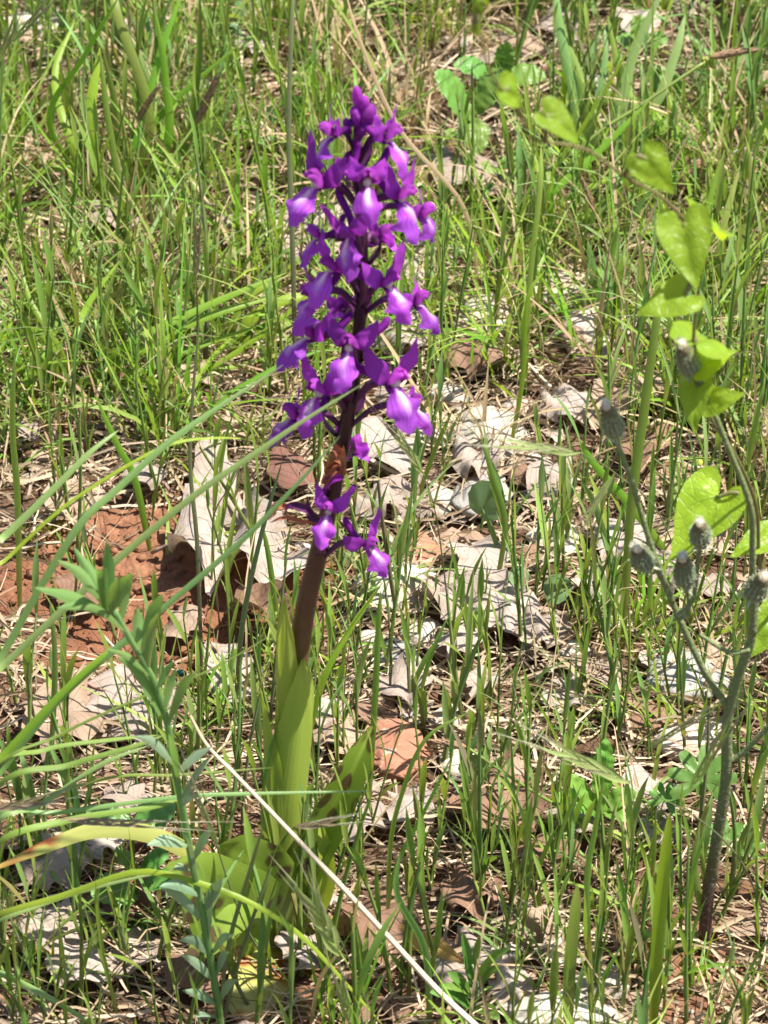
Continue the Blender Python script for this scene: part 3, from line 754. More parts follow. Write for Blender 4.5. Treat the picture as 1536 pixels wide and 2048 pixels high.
def grass_stuff():
    """the mass of grass nobody could count, in view and beyond the frame"""
    r = random.Random(41); G1, G2, G3, G4 = MB(), MB(), MB(), MB(); n = 0
    pool = [[shoot_parts(r) for _ in range(46)], None]
    def paste(dst, src, M4, rnd):
        b = len(dst.v); dst.v += [M4 @ V(p) for p in src.v]; dst.c += [((c[0] + rnd) % 1, c[1], c[2], c[3]) for c in src.c]; dst.f += [tuple(i + b for i in f) for f in src.f]
    while n < 1300:
        x, y = r.uniform(-.34, .34), r.uniform(-.16, .74)
        q = V((x, y, 0)) - CAM; dz = q.dot(FW); px = 768 + q.x / dz / T * 1024; py = 1024 - q.dot(UP) / dz / T * 1024
        inside = -60 < px < 1600 and -40 < py < 2090
        if r.random() > gdens(px, py) * (.8 if inside else .55): continue
        M4 = Matrix.Translation((x, y, hgt(x, y) - .001)) @ Matrix.Rotation(r.uniform(0, 6.28), 4, 'Z') @ Matrix.Scale(r.uniform(.65, 1.25), 4)
        g = r.choice((G1, G1, G2))
        rn = r.random()
        for nm, mb in r.choice(pool[0]): paste(g, mb, M4, rn)
        n += 1
    # fine blades growing in tufts
    n = 0
    cl = []
    while len(cl) < 860:
        x, y = r.uniform(-.34, .34), r.uniform(-.16, .78)
        q = V((x, y, 0)) - CAM; dz = q.dot(FW); px = 768 + q.x / dz / T * 1024; py = 1024 - q.dot(UP) / dz / T * 1024
        if r.random() > gdens(px, py) ** 1.5 * (1.4 if y > .22 else .42): continue
        cl.append((x, y, r.uniform(.7, 1.5) * (1.5 if y > .22 else .95), r.choice((G1, G1, G3, G3, G2, G4))))
    for cx, cy, cs, cg in cl:
        for _ in range(r.randint(8, 34)):
            x, y = cx + r.gauss(0, .006), cy + r.gauss(0, .006)
            L = r.uniform(.014, .046) * cs; a = r.uniform(0, 6.28); sp = abs(r.gauss(.35, .3)); p = V((x, y, hgt(x, y) - .001)); pts = []; dr = r.uniform(0, .34)
            for j in range(7):
                pts.append(p.copy()); p = p + V((math.cos(a) * math.sin(sp), math.sin(a) * math.sin(sp), math.cos(sp))) * (L / 6); sp += dr * r.uniform(.4, 1.4)
            for q_ in pts: q_.z = max(q_.z, hgt(q_.x, q_.y) - .001)
            wd = r.uniform(.0003, .0009) * (1.25 if r.random() < .15 else 1)
            g = cg if r.random() < .75 else (G4 if r.random() < .4 else G1)
            g.ribbon(pts, lambda v: wd * lerpl([(0, .7), (.4, 1), (1, .05)], v), (-math.sin(a), math.cos(a), 0), r.random(), .3, r.gauss(0, .8), 3)
    # leaning dry culms and bent old blades tangled through the green
    for _ in range(900):
        x, y = r.uniform(-.3, .3), r.uniform(-.14, .7)
        if soilbare(x, y) > .2: continue
        L = r.uniform(.02, .075); a = r.uniform(0, 6.28); sp = abs(r.gauss(.9, .45)); p = V((x, y, hgt(x, y))); pts = []; kink = r.randint(2, 6)
        for j in range(9):
            pts.append(p.copy()); p = p + V((math.cos(a) * math.sin(sp), math.sin(a) * math.sin(sp), math.cos(sp))) * (L / 8); sp += r.uniform(0, .12) + (r.uniform(.2, .9) if j == kink else 0); a += r.gauss(0, .08)
        for q_ in pts: q_.z = max(q_.z, hgt(q_.x, q_.y) + .001)
        wd = r.uniform(.0002, .0006)
        G4.ribbon(pts, lambda v: wd * (1.1 - .7 * v), (-math.sin(a), math.cos(a), .3), r.random(), .4, r.gauss(0, 1.2), 3)
    for g, m in ((G1, 'grass'), (G2, 'grass_blue'), (G3, 'grass_bright'), (G4, 'grass_dry')):
        tag(g.build('grass_mass', M[m]), 'fine green grass filling the meadow floor', 'grass', kind='stuff')
grass_stuff()

def patch(px, py):
    if px < 520:
        if py < 480: return 'in the turf left of the upper flowers', 'grass shoots, upper left'
        if py < 930: return 'near the arching bright tuft at left', 'grass shoots, middle left'
        if py < 1400: return 'by the bare red soil at left', 'grass shoots by the red soil'
        return 'around the blue-green plant at lower left', 'grass shoots, lower left'
    if px < 900:
        if py < 480: return 'behind and above the upper flowers', 'grass shoots behind the flowers'
        if py < 1000: return 'close behind the middle and lower flowers', 'grass shoots behind the lower flowers'
        if py < 1500: return 'close to the bare orchid stem', 'grass shoots by the orchid stem'
        return 'around the orchid base at bottom centre', 'grass shoots at the orchid base'
    if py < 480: return 'among the crenate leaves at upper right', 'grass shoots, upper right'
    if py < 1000: return 'among pale stones near the vine', 'grass shoots by the vine'
    if py < 1500: return 'near the seed heads and white stones', 'grass shoots by the seed heads'
    return 'near the speckled stalk at lower right', 'grass shoots, lower right'

def grass_shoots():
    r = random.Random(52); protos = []; count = {3: 'three', 4: 'four', 5: 'five'}
    for i in range(26):
        parts = shoot_parts(r); green = r.random() < .75; top = max(parts[0][1].v, key=lambda p: p.z)
        protos.append(([(nm, mb.mesh(nm, M['culm_green' if green else 'culm'] if nm == 'stem' else M[r.choice(('grass', 'grass', 'grass_blue'))])) for nm, mb in parts],
                       '%s-leaved %s' % (count[len(parts) - 1], 'green-stemmed' if green else 'purple-stemmed'), V(top)))
    n = 0
    while n < 295:
        px, py = r.uniform(-10, 1550), r.uniform(120, 2090)
        if r.random() > gdens(px, py) * (.5 + .55 * py / 2048): continue
        if abs(px - 560) < 50 and 1650 < py < 1900: continue
        p = ground(px, py); place, grp = patch(px, py - 120); parts, look, top = r.choice(protos)
        rot = Euler((r.gauss(0, .08), r.gauss(0, .10), r.uniform(0, 6.28))); k = r.uniform(.75, 1.2) * (1.0 if py > 900 else 1.1); sz = V((k, k, k * r.uniform(.9, 1.1)))
        tp_ = rot.to_matrix() @ V((top.x * sz.x, top.y * sz.y, top.z * sz.z)); t = tp_.x / max(tp_.z, .001)
        lean = 'leaning right' if t > .1 else 'leaning left' if t < -.1 else 'standing upright'
        size = 'tall' if tp_.z > .055 else 'short' if tp_.z < .038 else 'medium'
        e = empty('grass_shoot', (p.x, p.y, p.z - .001), '%s %s grass shoot %s %s' % (size, look, lean, place), 'grass shoot', grp)
        e.rotation_euler = rot; e.scale = sz
        for nm, me in parts:
            c = bpy.data.objects.new(nm, me); COL.objects.link(c); c.parent = e
        n += 1
grass_shoots()

# ------------------------------------------------------------------ single blades and culms picked out in the photograph
def blade_pts(base, mids, tip, n=16):
    return spl([base] + mids + [tip], n)

PROF = [(0, .55), (.12, .9), (.4, 1), (.75, .8), (.93, .42), (1, .05)]
def blade(path, wpx, mat, label, dy=0.0, y0=None, fold=.35, twist=.0, side=None, name='blade', parent=None, cat='grass', group='single long grass blades', prof=PROF):
    """path: photo pixels from root to tip; root on the ground, the rest on depths running y0 -> y0+dy"""
    b = ground(*path[0]) if y0 is None else at(path[0][0], path[0][1], y0)
    n = len(path) - 1; pts = [b]
    for i in range(1, n + 1): pts.append(at(path[i][0], path[i][1], b.y + dy * (i / n) ** 1.2))
    for p in pts[1:]: p.z = max(p.z, hgt(p.x, p.y) + .002)
    k = mpp(pts[n // 2]) * wpx / 2
    P = spl(pts, 8 + 4 * n); d = P[-1] - P[0]
    sd = V(side) if side else FW.cross(d)
    mb = MB(); mb.ribbon(P, lambda v: k * lerpl(prof, v), sd, rng.random(), fold, twist, 3)
    if parent is not None: return mb.build(name, M[mat], parent)
    return mb.build(name, M[mat], empty('grass_plant', b, label, cat, group))

# long grey-green blades sweeping in from the left edge, in front of the orchid: one tuft outside the frame
tf = ground(-150, 1760)
tuft = empty('long_bladed_tuft', tf, 'long arching grey-green grass blades sweeping in from the left edge', 'grass tuft')
def tblade(parent, path, wpx, mat, ys, fold=.4, twist=0., name='blade', prof=PROF):
    pts = [parent.location + V((U(-.004, .004), U(-.004, .004), 0))] + [at(x, y, d) for (x, y), d in zip(path, ys)]
    for p in pts[1:]: p.z = max(p.z, hgt(p.x, p.y) + .003)
    P = spl(pts, 30); k = mpp(pts[len(pts) // 2]) * wpx / 2 * (1.05 if parent.location.y > .1 else .76)
    mb = MB(); mb.ribbon(P, lambda v: k * lerpl(prof, v), FW.cross(P[-1] - P[0]), rng.random(), fold, twist, 3)
    return mb.build(name, M[mat], parent)
def lin(a, b, n): return [a + (b - a) * i / (n - 1) for i in range(n)]
tblade(tuft, [(-60, 1440), (0, 1320), (145, 1069), (234, 979), (332, 889), (430, 819), (566, 730)], 21, 'grass_grey', lin(-.03, -.012, 7))
tblade(tuft, [(-60, 1400), (0, 1338), (120, 1225), (234, 1120), (390, 990), (508, 909), (600, 846), (730, 765)], 20, 'grass_grey', lin(-.035, -.03, 8))
tblade(tuft, [(-60, 1620), (0, 1545), (119, 1398), (240, 1290), (312, 1229), (488, 1077), (600, 962), (680, 872)], 19, 'grass_grey', lin(-.035, -.03, 8))
tblade(tuft, [(-50, 1110), (0, 1080), (100, 985), (180, 905), (238, 860)], 20, 'grass_grey', lin(-.03, -.01, 5))
tblade(tuft, [(-40, 1160), (0, 1130), (120, 1020), (240, 940), (340, 889), (430, 876), (530, 880)], 10, 'grass_bright', lin(-.03, .0, 7))
tblade(tuft, [(-60, 1600), (0, 1520), (130, 1380), (225, 1300), (300, 1270)], 20, 'grass_bright', lin(-.04, -.03, 5))

tf2 = ground(-120, 1900)
tuft2 = empty('low_bladed_tuft', tf2, 'sheaf of nearly horizontal blades crossing the lower left in front of the orchid', 'grass tuft')
tblade(tuft2, [(-20, 1645), (120, 1625), (360, 1594), (520, 1587), (760, 1582)], 13, 'grass_grey', lin(-.045, -.04, 5))
tblade(tuft2, [(-20, 1560), (90, 1500), (220, 1480), (320, 1470)], 13, 'grass', lin(-.045, -.03, 4))
tblade(tuft2, [(-20, 1590), (140, 1530), (260, 1495), (330, 1470)], 16, 'grass', lin(-.05, -.04, 4))
tblade(tuft2, [(-20, 1660), (80, 1610), (200, 1530), (300, 1490)], 15, 'grass_grey', lin(-.05, -.04, 4))
tblade(tuft2, [(-20, 1655), (200, 1560), (360, 1550), (545, 1535)], 9, 'grass', lin(-.045, -.04, 4))
tblade(tuft2, [(-20, 1700), (140, 1640), (300, 1615), (380, 1590)], 18, 'grass', lin(-.05, -.04, 4))
tblade(tuft2, [(-20, 1835), (130, 1790), (273, 1744), (390, 1764), (500, 1805), (600, 1870), (690, 1965), (770, 2055)], 17, 'grass_bright', lin(-.05, -.07, 8))
tblade(tuft2, [(-20, 1850), (110, 1800), (230, 1765), (350, 1740)], 11, 'grass_grey', lin(-.05, -.045, 4))
tblade(tuft2, [(-20, 1940), (60, 1975), (140, 2020), (200, 2060)], 18, 'grass_grey', lin(-.055, -.06, 4))
tblade(tuft2, [(-20, 1560), (120, 1470), (270, 1400), (420, 1340), (560, 1260)], 8, 'grass_yellow', lin(-.045, -.03, 5))

# bright arching tuft, middle left
b3 = ground(150, 790)
tuft3 = empty('arching_bright_tuft', b3, 'bright green tuft with long blades arching right, left of the middle flowers', 'grass tuft')
for path, wd in (([(240, 700), (400, 618), (575, 545)], 16), ([(230, 730), (400, 640), (560, 590)], 17), ([(250, 760), (380, 700), (520, 650)], 13),
                 ([(270, 770), (420, 745), (600, 700)], 11), ([(180, 760), (230, 880), (290, 1010), (305, 1070)], 20), ([(110, 700), (80, 730), (20, 800)], 18),
                 ([(100, 690), (60, 660), (-20, 690)], 14), ([(240, 740), (330, 790), (420, 850)], 8), ([(150, 700), (170, 620), (240, 520)], 14), ([(120, 700), (60, 600), (40, 520)], 12),
                 ([(260, 780), (420, 735), (560, 640), (640, 560)], 12)):
    tblade(tuft3, path, wd, 'grass_bright', lin(b3.y - .004, b3.y - .02 if path[-1][1] > 750 else b3.y + .02, len(path)))
b4 = ground(455, 690)
tuft4 = empty('short_bright_tuft', b4, 'short bright green blades just left of the middle flowers', 'grass tuft')
for path, wd in (([(500, 640), (570, 600), (640, 590)], 22), ([(520, 670), (600, 690), (700, 640)], 20), ([(490, 720), (560, 720), (650, 730)], 24), ([(470, 640), (500, 590), (560, 560)], 16),
                 ([(500, 690), (600, 660), (740, 590)], 18), ([(430, 640), (400, 600), (360, 590)], 14), ([(510, 740), (600, 760), (680, 800)], 16)):
    tblade(tuft4, path, wd, 'grass_bright', lin(b4.y, b4.y + .01, len(path)))
# yellow-green tuft, upper left
b5 = ground(215, 420)
tuft5 = empty('upright_yellow_green_tuft', b5, 'upright yellow-green tuft in the upper left turf', 'grass tuft')
for path, wd in (([(180, 260), (200, 95)], 24), ([(235, 260), (205, 95)], 15), ([(300, 250), (235, 30), (225, -40)], 20), ([(270, 290), (320, 110), (370, -30)], 15), ([(100, 250), (170, 110), (240, -10)], 12),
                 ([(330, 300), (330, 150), (310, 20)], 18), ([(360, 310), (395, 150), (400, -20)], 16), ([(160, 345), (90, 340), (55, 370)], 13), ([(250, 330), (340, 210), (490, 80)], 14), ([(140, 280), (110, 150), (150, 40)], 16)):
    tblade(tuft5, path, wd, rng.choice(('grass_yellow', 'grass_bright', 'grass_bright')), lin(b5.y, b5.y + U(-.02, .05), len(path)))
b6 = ground(1010, 520)
tuft6 = empty('spreading_sedge_tuft', b6, 'spreading sedge tuft right of the upper flowers with blades fanning up right', 'grass tuft')
for path, wd, m in (([(1090, 400), (1200, 300), (1300, 200)], 15, 'grass_bright'), ([(1070, 430), (1150, 390), (1270, 330)], 13, 'grass_bright'), ([(1080, 460), (1200, 420), (1330, 360)], 14, 'grass_bright'),
                    ([(940, 560), (850, 590), (790, 585)], 11, 'grass_bright'), ([(900, 520), (820, 545), (770, 580)], 12, 'grass_grey'), ([(1080, 380), (1110, 330), (1160, 290)], 14, 'grass_yellow'),
                    ([(1060, 480), (1150, 440), (1260, 420)], 10, 'grass_bright'), ([(1040, 440), (1100, 350), (1180, 230), (1280, 60)], 9, 'grass_bright'), ([(960, 500), (880, 490), (800, 520)], 14, 'grass_bright')):
    tblade(tuft6, path, wd, m, lin(b6.y, b6.y + .02, len(path)))
b7 = ground(1440, 640)
tuft7 = empty('right_edge_tuft', b7, 'bright upright tuft at the right edge behind the lower vine leaves', 'grass tuft')
for path, wd in (([(1440, 500), (1480, 330)], 16), ([(1480, 560), (1536, 480), (1580, 440)], 20), ([(1400, 520), (1420, 400), (1450, 300)], 13), ([(1460, 540), (1500, 420), (1500, 300)], 16), ([(1500, 620), (1560, 560)], 20), ([(1380, 560), (1340, 450), (1320, 400)], 12)):
    tblade(tuft7, path, wd, rng.choice(('grass_bright', 'grass_yellow')), lin(b7.y, b7.y + .02, len(path)))
b8 = ground(1150, 330)
tuft8 = empty('grey_green_upright_tuft', b8, 'tall grey-green upright blades in the upper right turf', 'grass tuft')
for path, wd in (([(1170, 200), (1130, 80), (1110, 0)], 18), ([(1190, 220), (1210, 120), (1210, 50)], 14), ([(1270, 250), (1240, 150), (1215, 30)], 18), ([(1300, 220), (1350, 110), (1370, 30)], 20), ([(1230, 230), (1270, 100), (1330, -30)], 22), ([(1140, 230), (1175, 130), (1200, 60)], 14), ([(1150, 210), (1120, 60), (1110, -40)], 20)):
    tblade(tuft8, path, wd, rng.choice(('grass_blue', 'grass_grey', 'grass')), lin(b8.y, b8.y + .02, len(path)))

SB = [  # path, width px, material, dy, label
 ([(340, 540), (345, 450), (318, 395), (288, 350)], 15, 'grass_blue', .0, 'blue-green blade leaning left below the upper left sedge spikes'),
 ([(262, 560), (245, 410), (215, 230), (200, 100)], 15, 'grass', .01, 'tall straight blade running up the upper left turf'),
 ([(590, 760), (586, 520), (578, 270), (583, 60), (590, -60)], 11, 'culm', .02, 'tall purplish culm standing left of the upper flowers'),
 ([(470, 1430), (485, 1250), (520, 1080), (565, 920)], 11, 'culm', .0, 'grass culm leaning over the large crumpled dead leaf'),
 ([(405, 1400), (395, 1100), (380, 900), (400, 620)], 9, 'culm', .01, 'thin culm rising beside the tall pale dead leaf'),
 ([(1245, 1300), (1262, 1020), (1290, 810), (1312, 650), (1325, 560)], 20, 'grass', .015, 'broad upright blade behind the highest left seed head'),
 ([(1345, 1120), (1260, 1010), (1186, 925), (1160, 880)], 17, 'grass_bright', .0, 'flat bright blade running down right behind the seed heads'),
 ([(1240, 1190), (1215, 1090), (1185, 1000), (1160, 960)], 15, 'grass_blue', .0, 'bent blue-green blade over the shaded rolled dead leaf'),
 ([(1306, 2060), (1318, 1850), (1330, 1720), (1340, 1625)], 28, 'grass_bright', -.02, 'broad near blade standing at the bottom right'),
 ([(1135, 2070), (1140, 1930), (1150, 1830), (1155, 1770)], 26, 'grass_blue', -.03, 'blurred blue-green near blade at the bottom right of centre'),
 ([(1186, 2055), (1174, 1780), (1190, 1660), (1208, 1555)], 13, 'grass', .0, 'narrow blade bent at its sheath between the two broad near blades'),
 ([(1420, 1900), (1390, 1740), (1400, 1640)], 15, 'grass', .0, 'blade standing just left of the base of the speckled stalk'),
 ([(860, 2060), (850, 1900), (795, 1790), (800, 1700)], 15, 'grass_blue', -.01, 'grey-green blade bending left at the bottom centre'),
 ([(775, 1850), (780, 1700), (800, 1600), (850, 1480), (945, 1420)], 10, 'grass', .0, 'thin blade curving right above the reddish stone'),
 ([(770, 1860), (790, 1740), (850, 1620), (905, 1510)], 9, 'grass', .0, 'thin blade leaning right in front of the brown dead leaf'),
 ([(585, 1620), (640, 1380), (700, 1260), (765, 1165)], 14, 'grass_bright', .02, 'green blade rising right from behind the sheath leaves'),
 ([(735, 1640), (750, 1400), (757, 1250), (762, 1180)], 13, 'grass', .0, 'pale upright blade right of the folded orchid leaf'),
 ([(560, 1280), (540, 1130), (525, 1050)], 12, 'grass', .0, 'short green blade behind the curled rim of the large dead leaf'),
 ([(1050, 780), (1060, 560), (1080, 380), (1082, 290)], 12, 'grass', .02, 'upright blade rising past the pale broad stone'),
 ([(1020, 900), (1045, 760), (1055, 600), (1090, 540)], 10, 'grass_bright', .01, 'thin bright blade between the brightest stone and the pale broad stone'),
 ([(985, 690), (1000, 560), (1035, 450)], 8, 'grass_yellow', .0, 'short yellowish blade beside the upright pinkish stone'),
 ([(1215, 650), (1190, 560), (1175, 480)], 22, 'grass_blue', .0, 'broad glaucous leaf blade left of the vine leaf with a shadow'),
 ([(990, 1190), (1010, 1050), (985, 950), (960, 870)], 12, 'grass', .0, 'blade crossing the brightest white stone'),
 ([(830, 1010), (870, 900), (905, 820)], 10, 'grass', .0, 'small blade right of the right lower flowers'),
 ([(300, 1100), (270, 960), (235, 890), (190, 790)], 15, 'grass_bright', .0, 'bright blade leaning left above the bare soil'),
 ([(40, 1230), (35, 1000), (25, 850), (30, 700)], 14, 'grass', .0, 'upright blade at the left edge beside the bare soil'),
 ([(960, 620), (930, 420), (800, 260), (720, 80), (690, -20)], 9, 'grass_dry', .02, 'long dry straw leaning left behind the orchid tip'),
 ([(1530, 320), (1470, 420), (1420, 560)], 10, 'culm', .0, 'dark purplish stem near the right edge above the vine'),
 ([(100, 1560), (110, 1330), (100, 1200)], 12, 'grass_blue', .0, 'blue-green blade at left in front of the tan dead leaf'),
 ([(240, 2050), (205, 1900), (190, 1760)], 9, 'grass', -.01, 'thin blade at the lower left in front of grey dead leaves'),
 ([(620, 2060), (640, 1960), (690, 1890)], 9, 'grass_dry', -.01, 'dry curved blade at bottom centre'),
 ([(440, 2060), (455, 1900), (500, 1740), (530, 1640)], 9, 'culm', -.015, 'thin reddish stalk in front of the spotted basal leaves'),
]
for path, wd, m, dy, l in SB: blade(path, wd, m, l, dy, twist=rng.gauss(0, .3))

# dry white stalk lying across the foreground
mb = MB(); b = at(955, 2056, -.10)
pts = [at(x, y, d) for (x, y), d in zip([(960, 2062), (880, 1982), (780, 1880), (660, 1755), (570, 1655), (480, 1555), (420, 1490), (375, 1435)], lin(-.075, -.035, 8))]
pts = [p + V((U(-.0008, .0008), 0, U(-.0008, .0008))) for p in pts]
mb.tube(spl(pts, 60), lambda v: (.00098 - .0006 * v) * (1 + .25 * math.exp(-((v - .43) / .015) ** 2) + .25 * math.exp(-((v - .75) / .012) ** 2)), 8, .4)
tag(mb.build('dry_stalk', M['stalk'], None, pts[0]), 'long bleached dry stalk slanting across the orchid base', 'dry stalk')
for path, ds, wd, l in (([(905, 1590), (980, 1790), (1010, 1870)], None, 5, 'thin grey dead stalk across the purplish brown leaf'),
                        ([(1100, 800), (1000, 720), (890, 670)], None, 7, 'pale dead stalk lying over the upright pinkish stone'),
                        ([(1340, 1040), (1400, 1000), (1450, 960)], None, 5, 'thin pale dead twig under the vine stem'),
                        ([(500, 1110), (550, 1130), (600, 1080)], None, 4, 'dry pine needle on the red soil left of the orchid'),
                        ([(200, 1290), (300, 1410), (340, 1450)], None, 6, 'pale straw lying on the tan dead leaf'),
                        ([(0, 1985), (60, 2020), (110, 2060)], None, 12, 'bleached dead blade at the bottom left corner'),
                        ([(1040, 1330), (1200, 1370), (1400, 1400)], None, 6, 'long dead straw lying in front of the large grey-white stone'),
                        ([(640, 1340), (760, 1310), (860, 1260)], None, 5, 'dead straw crossing the lichen-blotched stone'),
                        ([(940, 280), (1100, 200), (1180, 130)], None, 5, 'brown dead stalk among the crenate leaves'),
                        ([(0, 1910), (110, 1950), (230, 1990)], None, 14, 'orange-brown withered blade at the lower left')):
    P = [ground(x, y) + V((0, 0, .006 + .003 * (i == 1))) for i, (x, y) in enumerate(path)]; k = mpp(P[1]) * wd / 2
    mb = MB(); mb.tube(spl(P, 14), lambda v: k * (1 - .4 * v), 6, rng.random()); tag(mb.build('dead_stalk', M['sheath_dry' if 'orange' in l else 'stalk' if 'pale' in l or 'bleach' in l else 'straw'], None, P[0]), l, 'dead stalk', 'fallen dry stalks')

# ------------------------------------------------------------------ sedge spikes
def sedge(path, y0, dy, culm_px, spike, spx, label, mat='culm_green'):
    b = ground(*path[0]); n = len(path) - 1
    pts = [b] + [at(x, y, b.y + dy * (i + 1) / n) for i, (x, y) in enumerate(path[1:])]
    e = empty('sedge', b, label, 'sedge', 'sedges in flower'); k = mpp(pts[-1])
    mb = MB(); mb.tube(spl(pts, 20), lambda v: culm_px * k / 2 * (1.1 - .3 * v), 6, rng.random()); mb.build('culm', M[mat], e)
    s = [at(x, y, pts[-1].y) for x, y in spike]; P = spl(s, 16); mb = MB(); W = spx * k / 2
    mb.tube(P, lambda v: W * lerpl([(0, .3), (.15, .75), (.5, .8), (.85, .5), (1, .1)], v), 8, .4)
    d = (P[-1] - P[0]).normalized(); o = d.orthogonal().normalized(); q2 = d.cross(o)
    for i in range(58):
        v = (i + .5) / 60; j = min(int(v * 16), 15); p = P[j].lerp(P[j + 1], v * 16 - j); a = i * 2.4
        out = o * math.cos(a) + q2 * math.sin(a); r0 = W * lerpl([(0, .3), (.15, .75), (.5, .8), (.85, .5), (1, .1)], v)
        mb.ribbon([p + out * r0 * .8, p + out * r0 * 1.25 + d * W * .9, p + out * r0 * 1.3 + d * W * 1.9], lambda t: W * .42 * (1 - .85 * t), d.cross(out), rng.random(), .3, 0, 3)
    mb.build('flower_spike', M['spike'], e)
    return e
sedge([(255, 500), (268, 380), (283, 235)], 0, .02, 7, [(275, 240), (290, 215), (317, 172)], 14, 'sedge with short brown spike, left one of the upper left pair')
sedge([(300, 520), (330, 350), (393, 245)], 0, .02, 7, [(390, 250), (412, 205), (437, 150)], 19, 'sedge with longer brown spike, right one of the upper left pair')
e = sedge([(1030, 500), (1160, 300), (1290, 205), (1412, 122)], 0, .03, 8, [(1420, 115), (1460, 106), (1516, 100)], 17, 'sedge with drooping brown spike at the upper right edge')
mb = MB()
for i in range(9):
    p = at(1405 + (i % 3) * 9, 118 + (i // 3) * 6, e.location.y + .03); mb.tube([p + V((0, 0, -.001)), p + V((U(-.001, .001), 0, .0012))], lambda v: .0009 * (1.1 - v), 6, .2)
mb.build('fruit_cluster', M['gall'], e)
sedge([(1260, 1690), (1130, 1620), (1030, 1560), (935, 1495)], 0, .0, 7, [(932, 1494), (905, 1488), (868, 1482)], 16, 'sedge with small brown spike lying left, right of the orchid sheath')
sedge([(1230, 540), (1205, 470), (1190, 420)], 0, .0, 6, [(1190, 425), (1178, 395), (1165, 360)], 15, 'sedge with dark spike between the vine leaves and the pale broad stone')

# ------------------------------------------------------------------ brome: culm + spikelets with awns
def brome(base, path, y_end, spikes, wd, label, mat='spikelet'):
    b = ground(*base); n = len(path)
    pts = [b] + [at(x, y, b.y + (y_end - b.y) * (i + 1) / n) for i, (x, y) in enumerate(path)]
    e = empty('brome_plant', b, label, 'brome grass', 'brome grass in ear'); k = mpp(pts[-1])
    mb = MB(); mb.tube(spl(pts, 22), lambda v: k * wd / 2 * (1.15 - .75 * v), 5, rng.random()); mb.build('culm', M['culm'], e)
    for (x0, y0, x1, y1, sw) in spikes:
        a, c = at(x0, y0, y_end), at(x1, y1, y_end - .004); d = c - a; L = d.length; dn = d.normalized(); sd = FW.cross(dn).normalized(); nn = dn.cross(sd)
        mb = MB(); W = sw * k / 2
        for i in range(9):
            t = i / 9; s = 1 if i % 2 else -1; p = a + d * (t * .62); q = p + dn * (L * .34) + sd * (s * W * .75) + nn * U(-.3, .3) * W
            mb.surf(spl([p, p.lerp(q, .5) + sd * s * W * .35, q], 5), lambda v, g: W * .42 * lerpl([(0, .5), (.35, 1), (1, .1)], v), sd + nn * U(-.4, .4), 2, rng.random(), .5, 0, 0)
        o = mb.build('spikelet', M[mat], e); mb = MB()
        for i in range(9):
            t = i / 9; s = 1 if i % 2 else -1; p = a + d * (t * .62 + .30) + sd * (s * W * .7); q = p + dn * (L * U(.35, .55)) + sd * (s * W * U(.2, 1.2))
            mb.tube([p, p.lerp(q, .5), q], lambda v: .00016 * (1.2 - v), 3, rng.random(), False)
        mb.build('awn', M['awn'], o)
    return e
brome((1420, 1330), [(1330, 1050), (1235, 950), (1160, 905)], -.02, [(1160, 905, 960, 882, 18), (1230, 945, 1150, 1070, 12)], 4, 'brome with a pale spikelet pointing left beside the highest left seed head')
brome((1530, 1830), [(1480, 1720), (1400, 1640), (1290, 1580)], -.05, [(1260, 1565, 1050, 1470, 24), (1380, 1580, 1490, 1400, 18), (1290, 1500, 1420, 1420, 10)], 5, 'brome with crossed spikelets left of the speckled hawkbit stalk')
brome((760, 2050), [(730, 2000), (690, 1900), (660, 1840)], -.09, [(680, 1910, 590, 1740, 34), (700, 2048, 670, 1930, 20)], 6, 'soft blurred brome ear in front of the orchid base')
brome((900, 1240), [(870, 1020), (830, 930)], .01, [(850, 950, 760, 820, 16)], 4, 'brome ear beside the right lower flowers')
brome((-60, 1900), [(-30, 1700), (20, 1650), (100, 1620)], -.06, [(120, 1640, 370, 1652, 15), (-10, 1620, 130, 1590, 18)], 6, 'brome with brown spikelets crossing the lower left edge', 'spikelet_purple')
brome((-60, 500), [(-30, 300), (0, 130), (30, 70)], .25, [(20, 90, 110, -10, 12), (-10, 140, 40, 20, 12)], 5, 'brome ear at the top left corner')
brome((395, 760), [(395, 640), (393, 560)], .245, [(392, 560, 396, 410, 13)], 6, 'purple narrow brome ear in the upper left turf', 'spikelet_purple')
brome((440, 1260), [(425, 1050), (468, 960), (490, 880)], .03, [(470, 1000, 485, 920, 7)], 4, 'thin brome ear leaning over the tall pale dead leaf')
brome((560, 1960), [(490, 1850), (430, 1680), (400, 1560)], -.06, [(440, 1700, 370, 1540, 11)], 5, 'slim brome ear beside the blue-green plant')
brome((570, 1950), [(620, 1820), (600, 1680)], -.07, [(590, 1655, 700, 1640, 14)], 4, 'brome spikelet in front of the folded right orchid leaf', 'spikelet_purple')

